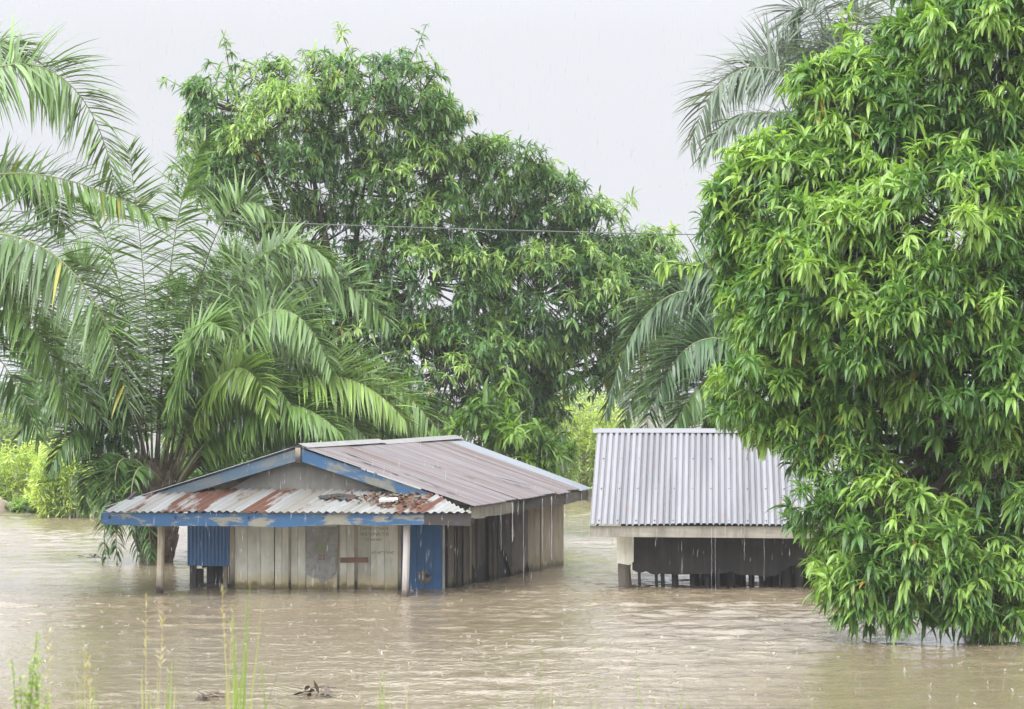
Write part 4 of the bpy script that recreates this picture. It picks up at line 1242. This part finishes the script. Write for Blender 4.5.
# tall palm beyond the big mango
D3 = 92.0
B3 = np.array([P(862, 0, D3)[0], D3, 0])
palm3 = empty('oil_palm', B3, 'tall haze-greyed palm rising behind the top of the big mango tree', 'palm tree')
rp = np.random.default_rng(79)
palm_trunk(palm3, B3, 12.0, 0.34, 0.30, 30, rp)
PALE_HAZE = (0.12, 0.165, 0.105)  # leaf green greyed: the fading of rain haze is put into the colour
def p3(px, py, off=0.0): return P(px, py, D3 + off)
for (a, c1, c2, tp, off, ll, hg) in (
    ((860, 150), (800, 50), (715, 30), (690, 150), 0, 1.9, .8), ((860, 155), (800, 110), (735, 85), (700, 160), -1, 1.5, 1.0), ((860, 150), (840, 20), (790, -40), (782, 50), 0.6, 1.9, .9),
    ((862, 150), (865, 20), (850, -60), (800, -20), -1, 1.9, .9), ((862, 150), (880, 30), (920, -20), (960, 60), 0, 1.9, 1.0), ((862, 150), (850, 40), (835, 10), (800, 95), -1.4, 1.7, 1.0),
    ((862, 155), (910, 80), (970, 80), (1000, 150), 0, 1.7, 1.0), ((862, 150), (830, 50), (850, 0), (880, 20), 1.4, 1.7, 1.0), ((861, 150), (820, 60), (760, 20), (735, 90), 1.0, 1.8, .8), ((862, 150), (845, 60), (815, 20), (805, 80), -.6, 1.8, .9), ((862, 152), (860, 60), (850, 30), (842, 90), -1.6, 1.6, .9), ((860, 155), (820, 120), (770, 120), (750, 180), 0.8, 1.5, 1.0)):
    add_frond(palm3, p3(*a), p3(*c1, off), p3(*c2, off), p3(*tp, off), ll, rp, 120, 0.075, PALE_HAZE, hg * .8, 0.14, 0.05)

# palm behind the shed
D4 = 72.0
B4 = np.array([P(785, 0, D4)[0], D4, 0])
palm4 = empty('oil_palm', B4, 'dark palm behind the shed with fronds arching left over its roof', 'palm tree')
rp = np.random.default_rng(80)
palm_trunk(palm4, B4, 3.6, 0.36, 0.36, 40, rp)
def p4(px, py, off=0.0): return P(px, py, D4 + off)
for (a, c1, c2, tp, off, ll, col, hg) in (
    ((785, 375), (740, 270), (640, 240), (606, 415), 0, 1.15, (.06, .11, .045), 1.1), ((785, 380), (735, 300), (670, 320), (640, 448), -.6, 1.2, DK, 1.0), ((785, 385), (750, 340), (700, 360), (668, 440), -1.2, 1.1, DK, 1.0),
    ((785, 385), (755, 370), (715, 390), (690, 450), 0.6, 1.1, DK, 1.0), ((785, 375), (770, 270), (745, 235), (705, 270), 1, 1.2, (.07, .12, .05), 1.0), ((785, 375), (800, 260), (850, 240), (900, 330), 0, 1.2, GREEN, 1.0),
    ((785, 380), (830, 320), (880, 340), (910, 420), 0, 1.2, GREEN, 1.0), ((785, 378), (760, 320), (715, 300), (680, 350), 1.4, 1.1, DK, 1.0),
    ((785, 378), (720, 260), (660, 255), (628, 345), .8, 1.2, DK, 1.0), ((785, 382), (730, 310), (660, 300), (622, 428), 1.2, 1.2, DK, 1.0), ((785, 384), (735, 330), (690, 310), (655, 400), -1.0, 1.2, (.06, .115, .045), 1.0),
    ((785, 376), (745, 260), (700, 240), (668, 300), 0.2, 1.1, (.07, .125, .05), 1.0), ((785, 386), (745, 350), (710, 350), (676, 425), -.2, 1.2, DK, 1.0)):
    add_frond(palm4, p4(*a), p4(*c1, off), p4(*c2, off), p4(*tp, off), ll, rp, 150, 0.066, col, hg * .75, 0.15, 0.05)

# ---------------------------------------------------------------- bushes and tall grass on the far bank
def bush(name, label, cat, px, py_base, D, w_px, h_px, r, n_stem, leaf, c1, c2, group=None, spread=.5, per=26, upw=1.0):
    s = D / FPX
    b = P(px, py_base, D); b[2] = max(b[2], -0.1)
    root = empty(name, b, label, cat, group)
    st_ = MB(); lv = MB(); per = int(per * 1.9); leaf = leaf * .85
    for k in range(n_stem):
        fx = r.uniform(-1, 1); h = h_px * s * (1 - 0.55 * fx * fx) * r.uniform(.55, 1.05)
        q0 = b + np.array([fx * w_px * s * .42, r.uniform(-1, 1) * w_px * s * .35, -.2])
        q3 = q0 + np.array([fx * w_px * s * .18 + r.normal() * .2 * spread, r.normal() * .3, h])
        pth = bezier(q0, q0 + [0, 0, h * .4], (q0 + q3) / 2 + [0, 0, h * .2], q3, 7)
        st_.tube(pth, np.linspace(.012, .004, 7), 3, caps=False)
        u = r.uniform(.05, 1, per) ** .8
        pb = np.stack([np.interp(u, np.linspace(0, 1, 7), pth[:, j]) for j in range(3)], -1)
        d = unit(r.normal(size=(per, 3)) * [1, 1, .5] + [0, 0, .5 * upw])
        t = np.clip(r.random() + .25 * r.normal(size=(per, 1)), 0, 1)
        col = np.array(c1) + (np.array(c2) - np.array(c1)) * t
        lv.leaves(pb + d * .03, d, leaf * r.uniform(.6, 1.3, per), leaf * .2 * r.uniform(.7, 1.3, per), r.uniform(.3, 1.3, per), col, 3, 0, .7, None, r)
    st_.build('stem', M['rachis'], root)
    lv.build('foliage', M['bush_leaf'], root)
    return root
rb_ = np.random.default_rng(91)
YG1, YG2 = (0.29, 0.41, 0.09), (0.55, 0.61, 0.18)
bush('bush', 'yellow-green bush at the water edge just left of the palm crown', 'bush', 80, 514, 97, 85, 88, rb_, 260, .30, YG1, YG2)
bush('bush', 'pale spreading bush at the far left edge on the bank', 'bush', 22, 503, 108, 95, 72, rb_, 200, .30, YG1, YG2)
bush('bush', 'low broad-leaved plant mat by the brown mound at the left edge', 'bush', 45, 508, 100, 55, 22, rb_, 40, .40, (0.10, 0.2, 0.04), (0.24, 0.36, 0.08))
bush('bush', 'hazy green thicket farther back on the left, above the pale water', 'bush', 15, 462, 175, 90, 55, rb_, 90, .7, (0.12, 0.2, 0.05), (0.26, 0.33, 0.09))
bush('bush', 'bright yellow-green thicket seen between the house roof and the shed', 'bush', 580, 497, 116, 125, 112, rb_, 400, .34, (0.28, 0.39, 0.10), (0.52, 0.57, 0.20))
bush('bush', 'green bush behind the house, right of the palm trunk', 'bush', 232, 500, 80, 90, 75, rb_, 70, .40, (0.06, 0.13, 0.03), (0.14, 0.24, 0.05))
# brown mound at the left edge
mm = MB()
c = P(-35, 508, 99.5); c[2] = 0
th = np.linspace(0, 2 * math.pi, 20, endpoint=False); ph = np.linspace(0, math.pi / 2, 7)
rm = np.random.default_rng(6)
V = []
for p_ in ph:
    for t_ in th:
        k = 1 + .12 * math.sin(3 * t_ + p_ * 4) + .05 * rm.normal()
        V.append(c + np.array([1.45 * math.cos(t_) * math.cos(p_) * k, 1.2 * math.sin(t_) * math.cos(p_) * k, -.15 + 1.05 * math.sin(p_) * k]))
q = [[i_ * 20 + j_, i_ * 20 + (j_ + 1) % 20, (i_ + 1) * 20 + (j_ + 1) % 20, (i_ + 1) * 20 + j_] for i_ in range(6) for j_ in range(20)]
tag(mm.add(V, np.array(q)).build('earth_mound', M['mound'], smooth=True), 'rounded tan earth mound at the far left edge of the water', 'mound')

# far wooded shore
fw = MB()
rf_ = np.random.default_rng(14)
n = 9000
x = rf_.uniform(-160, 160, n); y = 520 + rf_.uniform(-25, 25, n)
h = (4.5 + 2.2 * np.sin(x * .11) + 1.6 * np.sin(x * .29 + 1)) * np.sqrt(rf_.random(n))
fw.leaves(np.stack([x, y, h], -1), rf_.normal(size=(n, 3)), 2.2, 1.2, .6, np.array([(0.05, 0.10, 0.04)]) * rf_.uniform(.6, 1.4, (n, 1)), 2, 0, 1.0, None, rf_)
tag(fw.build('far_woods', M['bush_leaf']), kind='stuff')

# ---------------------------------------------------------------- overhead wire
wm = MB()
p0, p1 = P(-260, 196, 76), P(1320, 238, 76)
t = np.linspace(0, 1, 60)
wp = p0 + (p1 - p0) * t[:, None]; wp[:, 2] -= 0.35 * 4 * t * (1 - t)
wm.tube(wp, 0.014, 5)
tag(wm.build('overhead_wire', M['wire']), 'thin dark wire strung across in front of the tall mango crowns', 'wire')

# ---------------------------------------------------------------- floating debris
def debris(name, label, px, py, w_px, r, mat='trash', n=5):
    g = G(px, py); s = g[1] / FPX
    mb = MB()
    for k in range(n):
        a = r.uniform(-.4, .4); L_ = w_px * s * r.uniform(.4, .9)
        c_ = g + np.array([r.uniform(-.5, .5) * w_px * s * .6, r.uniform(-.3, .3), .015 + .02 * k])
        d_ = np.array([math.cos(a), math.sin(a), 0])
        if k % 3 == 0: mb.tube([c_ - d_ * L_ / 2, c_ + [0, 0, .02], c_ + d_ * L_ / 2 + [0, 0, r.uniform(-.02, .03)]], [.008, .022 * r.uniform(.6, 1.3), .006], 6)
        q_ = 7
        mb.leaves(c_ + r.normal(size=(q_, 3)) * [L_ * .3, .12, .01], r.normal(size=(q_, 3)) * [1, .6, .12] + [0, 0, .12], r.uniform(.10, .22, q_), .06, .4, np.ones((q_, 3)), 3, 0, .5, None, r)
    return tag(mb.build(name, M[mat]), label, 'debris')
rd_ = np.random.default_rng(15)
debris('floating_debris', 'reddish brown flotsam drifting left of the palm base', 96, 557.5, 15, rd_, n=3)
debris('floating_debris', 'dark sodden leaves drifting at the bottom of the picture', 316, 695, 34, rd_, n=4)
debris('floating_debris', 'greenish weed scraps floating among the tall grass', 212, 697, 34, rd_, n=3)

# ---------------------------------------------------------------- grass on the near bank
def tuft(name, label, stems, r, cat='grass clump', group=None):
    """stems: list of (px base, px tip, py tip, distance, width m, seed head?, colour)"""
    D0 = stems[0][3]
    bx = P(stems[0][0], 709, D0)
    root_loc = np.array([bx[0], D0, np.interp(D0, [-12, 11, 14, 18, 26], [2.1, 2.0, 1.85, 1.2, -.6])])
    mb = MB()
    more = []
    for k in range(len(stems)):
        px0, px1, py1, D, w_, head, colr = stems[r.integers(0, len(stems))]
        q = px0 + r.normal() * 9
        more.append((q, q + r.normal() * 12, 709 - (709 - py1) * r.uniform(.2, .75), D + r.uniform(-.4, .4), w_ * r.uniform(.5, .9), 0, [GG, GY, GS][r.integers(0, 3)]))
    for (px0, px1, py1, D, w_, head, colr) in list(stems) + more:
        zb_ = np.interp(D, [-12, 11, 14, 18, 26], [2.1, 2.0, 1.85, 1.2, -.6]) - .05
        a_ = P(px0, 709, D); a_[2] = zb_
        tip = P(px1, py1, D)
        h = tip[2] - zb_
        pth = bezier(a_, a_ + [0, 0, h * .5], a_ * .3 + tip * .7 - [0, 0, h * .06], tip, 8)
        wd = np.interp(np.linspace(0, 1, 8), [0, .5, 1], [w_, w_ * .8, w_ * .15]) * .45
        s_ = np.array([.9, .44, 0])
        V = np.stack([pth - s_ * wd[:, None], pth + s_ * wd[:, None]], 1).reshape(-1, 3)
        q = np.array([[2 * k, 2 * k + 1, 2 * k + 3, 2 * k + 2] for k in range(7)])
        mb.add(V, q, None, np.array(colr) * r.uniform(.85, 1.15))
        if head:
            k = 16
            u = r.uniform(.72, 1.0, k)
            pb = np.stack([np.interp(u, np.linspace(0, 1, 8), pth[:, j]) for j in range(3)], -1)
            mb.leaves(pb, unit(r.normal(size=(k, 3)) * .4 + [0, 0, 1]), .035, .008, .2, np.array((0.42, 0.36, 0.20)), 2, 0, 1, None, r)
    return tag(mb.build(name, M['grass_leaf']), label, cat, group)
rg = np.random.default_rng(17)
GG, GY, GS = (0.22, 0.32, 0.06), (0.36, 0.40, 0.12), (0.46, 0.41, 0.23)
tuft('grass_tuft', 'tallest grass clump near bottom left, blades reaching up to the house wall', [
    (238, 232, 600, 13, .012, 0, GG), (240, 250, 583, 13, .016, 0, GG), (236, 246, 600, 13.2, .014, 0, GG), (243, 262, 596, 13, .010, 0, GY), (232, 222, 587, 13, .009, 1, GS),
    (238, 283, 648, 13, .006, 0, (.10, .13, .05)), (276, 262, 665, 12.6, .014, 0, GG), (280, 261, 664, 12.6, .014, 0, GG), (235, 236, 640, 13, .010, 0, GY), (229, 226, 670, 13, .010, 0, GY), (244, 246, 690, 13, .012, 0, GG),
    (225, 232, 612, 13.3, .006, 1, GS), (239, 235, 618, 13, .01, 0, GG)], rg)
tuft('grass_tuft', 'short yellow-green grass clump left of the tallest clump', [
    (163, 172, 662, 12.5, .016, 0, GG), (164, 168, 670, 12.5, .012, 0, GG), (146, 146, 598, 13, .005, 1, GS), (144, 142, 668, 13, .010, 0, GY), (150, 158, 672, 13, .010, 0, GY), (155, 163, 610, 13, .004, 1, GS), (140, 148, 688, 12.5, .010, 0, GY), (158, 150, 690, 12.5, .010, 0, GY)], rg)
tuft('grass_tuft', 'thin straw-coloured grass clump right of the leafy weed', [
    (86, 84, 640, 13, .006, 1, GS), (84, 74, 664, 13, .006, 0, GS), (88, 90, 690, 12.6, .012, 0, GY), (90, 94, 686, 12.6, .010, 0, GY), (82, 80, 684, 12.6, .012, 0, GY), (67, 72, 686, 12.8, .006, 0, (.12, .16, .06)), (104, 97, 690, 12.8, .006, 0, (.14, .18, .06)), (51, 49, 632, 13, .006, 1, GS), (92, 89, 652, 13, .005, 1, GS)], rg)
tuft('grass_tuft', 'small grass clump with a few upright blades left of bottom centre', [
    (378, 381, 668, 12.8, .010, 0, GG), (383, 384, 666, 12.8, .010, 0, GG), (380, 378, 690, 12.8, .010, 0, GY), (387, 390, 697, 12.8, .009, 0, GY)], rg)
tuft('grass_tuft', 'single thin stem with two low blades at bottom centre', [
    (541, 541, 648, 12.8, .007, 0, GG), (543, 533, 697, 12.8, .012, 0, GG), (539, 546, 702, 12.8, .010, 0, GG), (503, 502, 695, 12.8, .006, 0, GG), (556, 554, 697, 12.8, .006, 0, GY)], rg)
tuft('grass_tuft', 'pair of leaning thin stems right of bottom centre', [
    (577, 569, 682, 12.8, .006, 0, GG), (578, 582, 681, 12.8, .006, 0, GG), (627, 640, 692, 12.8, .006, 0, GG), (598, 596, 700, 12.8, .008, 0, GY)], rg)
tuft('grass_tuft', 'rightmost grass clump, one long leaning blade and short side blades', [
    (650, 636, 653, 12.8, .008, 0, GG), (668, 684, 680, 12.8, .009, 0, GG), (667, 666, 692, 12.8, .010, 0, GG), (672, 690, 700, 12.8, .008, 0, GG), (690, 687, 703, 12.8, .010, 0, GG)], rg)
# leafy weed at the bottom left corner
wroot = empty('weed_plant', P(28, 709, 12.4) * [1, 1, 0] + [0, 0, 1.9], 'leafy bright green weed at the bottom left corner', 'weed')
ws, wl_ = MB(), MB()
for (px0, px1, py1) in ((25, 37, 632), (20, 12, 658), (30, 30, 664), (34, 48, 692), (24, 20, 676), (28, 40, 672), (32, 26, 690), (38, 36, 655)):
    a_ = P(px0, 760, 12.4); tip = P(px1, py1, 12.4)
    pth = bezier(a_, a_ * .6 + tip * .4, a_ * .3 + tip * .7, tip, 8)
    ws.tube(pth, np.linspace(.003, .0012, 8), 4)
    k = 54; u = rg.uniform(.3, 1, k)
    pb = np.stack([np.interp(u, np.linspace(0, 1, 8), pth[:, j]) for j in range(3)], -1)
    wl_.leaves(pb, rg.normal(size=(k, 3)) * [1, 1, .6] + [0, 0, .3], .03 * rg.uniform(.6, 1.3, k), .009, .8, np.array((0.34, 0.44, 0.13)) * rg.uniform(.7, 1.2, (k, 1)), 3, 0, .8, None, rg)
ws.build('stem', M['rachis'], wroot); wl_.build('foliage', M['bush_leaf'], wroot)
# low turf on the bank behind the lens, below the frame
tf = MB(); n = 5000
x = rg.uniform(-5, 5, n); y = rg.uniform(5, 15, n)
z = np.interp(y, [-12, 11, 14, 18, 26], [2.1, 2.0, 1.85, 1.2, -.6])
ok = z + .14 < CAMZ - .112 * y
x, y, z = x[ok], y[ok], z[ok]; n = len(x)
tf.leaves(np.stack([x, y, z - .03], -1), rg.normal(size=(n, 3)) * [.4, .4, .1] + [0, 0, 1], rg.uniform(.06, .13, n), .008, .5, np.array((0.16, 0.26, 0.05)) * rg.uniform(.6, 1.4, (n, 1)), 3, 0, .8, None, rg)
tag(tf.build('grass', M['grass_leaf']), kind='stuff')

# ---------------------------------------------------------------- running rain water
trk = 0
def trickle(top, z1, r_, label, group):
    mb = MB()
    n_ = 9
    z = np.linspace(top[2], z1, n_)
    mb.tube([(top[0] + .003 * rg.normal(), top[1], zz) for zz in z], r_ * .62 * rg.uniform(.5, 1.2, n_), 6)
    tag(mb.build('water_trickle', M['drop']), label, 'water trickle', group)
ORD = ['first', 'second', 'third', 'fourth', 'fifth', 'sixth', 'last']
for k, (f, z1, r_) in enumerate(((.18, .75, .010), (.27, .9, .022), (.36, .0, .012), (.52, .55, .016), (.60, .35, .020), (.74, 0, .010), (.88, .1, .009))):
    tp = E0 + (E1 - E0) * f + NS * .06 - Zv * .04
    trickle(tp, z1, r_, ORD[k] + ' trickle of rain water along the house side eave, counted from the front corner', 'trickles off the house side eave')
for k, (f, z1) in enumerate(((.09, .9), (.27, 1.0), (.49, .0), (.505, .0), (.62, .6), (.7, .2))):
    tp = RL + (RR - RL) * f - SV * .03 - Zv * .02
    trickle(tp, z1, .011, ORD[k] + ' trickle of rain water along the shed eave, counted from its left end', 'trickles off the shed eave')

# splashes where the drops land
sp_ = MB(); n = 480
y = rg.uniform(26, 62, n); x = rg.uniform(-.17, .17, n) * y
for k in range(4):
    sp_.leaves(np.stack([x, y, 0 * x], -1), rg.normal(size=(n, 3)) * [.5, .5, 0] + [0, 0, .8], rg.uniform(.03, .075, n), .02, .8, np.full((n, 3), .9), 2, 0, 1, None, rg)
tag(sp_.build('rain_splashes', M['drop']), kind='stuff')

# rain: falling drops
n = 5000
y = rg.uniform(12, 80, n); x = rg.uniform(-1, 1, n) * y * .19; z = rg.uniform(.1, 1, n) * (CAMZ + y * .14)
ln = rg.uniform(.05, .13, n); rw = rg.uniform(.0007, .0017, n) * np.sqrt(y / 20)
rn = MB()
top = np.stack([x, y, z], -1); bot = top - np.stack([.03 * ln, 0 * ln, ln], -1); mid_ = top * .35 + bot * .65
an = np.arange(3) * 2.0944
ringv = mid_[:, None] + rw[:, None, None] * np.stack([np.cos(an), np.sin(an), 0 * an], -1)[None]
V = np.concatenate([top[:, None], ringv, bot[:, None]], 1)
F = np.array([[0, 1, 2], [0, 2, 3], [0, 3, 1], [4, 2, 1], [4, 3, 2], [4, 1, 3]])
rn.add(V.reshape(-1, 3), (F[None] + (np.arange(n) * 5)[:, None, None]).reshape(-1, 3))
tag(rn.build('rain', M['drop']), kind='stuff')

# ---------------------------------------------------------------- rain haze
hz = MB()
x0, x1, y0, y1, z0, z1 = -900, 900, -20, 900, -2.6, 20
hz.hexa([(x0, y0, z0), (x1, y0, z0), (x1, y1, z0), (x0, y1, z0)], [(x0, y0, z1), (x1, y0, z1), (x1, y1, z1), (x0, y1, z1)])
hm = bpy.data.materials.new('rain_haze'); hm.use_nodes = True
hn = hm.node_tree.nodes; hn.clear()
pv = hn.new("ShaderNodeVolumePrincipled"); pv.inputs['Color'].default_value = (0.93, 0.95, 1, 1); pv.inputs['Density'].default_value = 0.00027
ho = hn.new("ShaderNodeOutputMaterial"); hm.node_tree.links.new(pv.outputs[0], ho.inputs['Volume'])
tag(hz.build('haze', hm), kind='stuff')
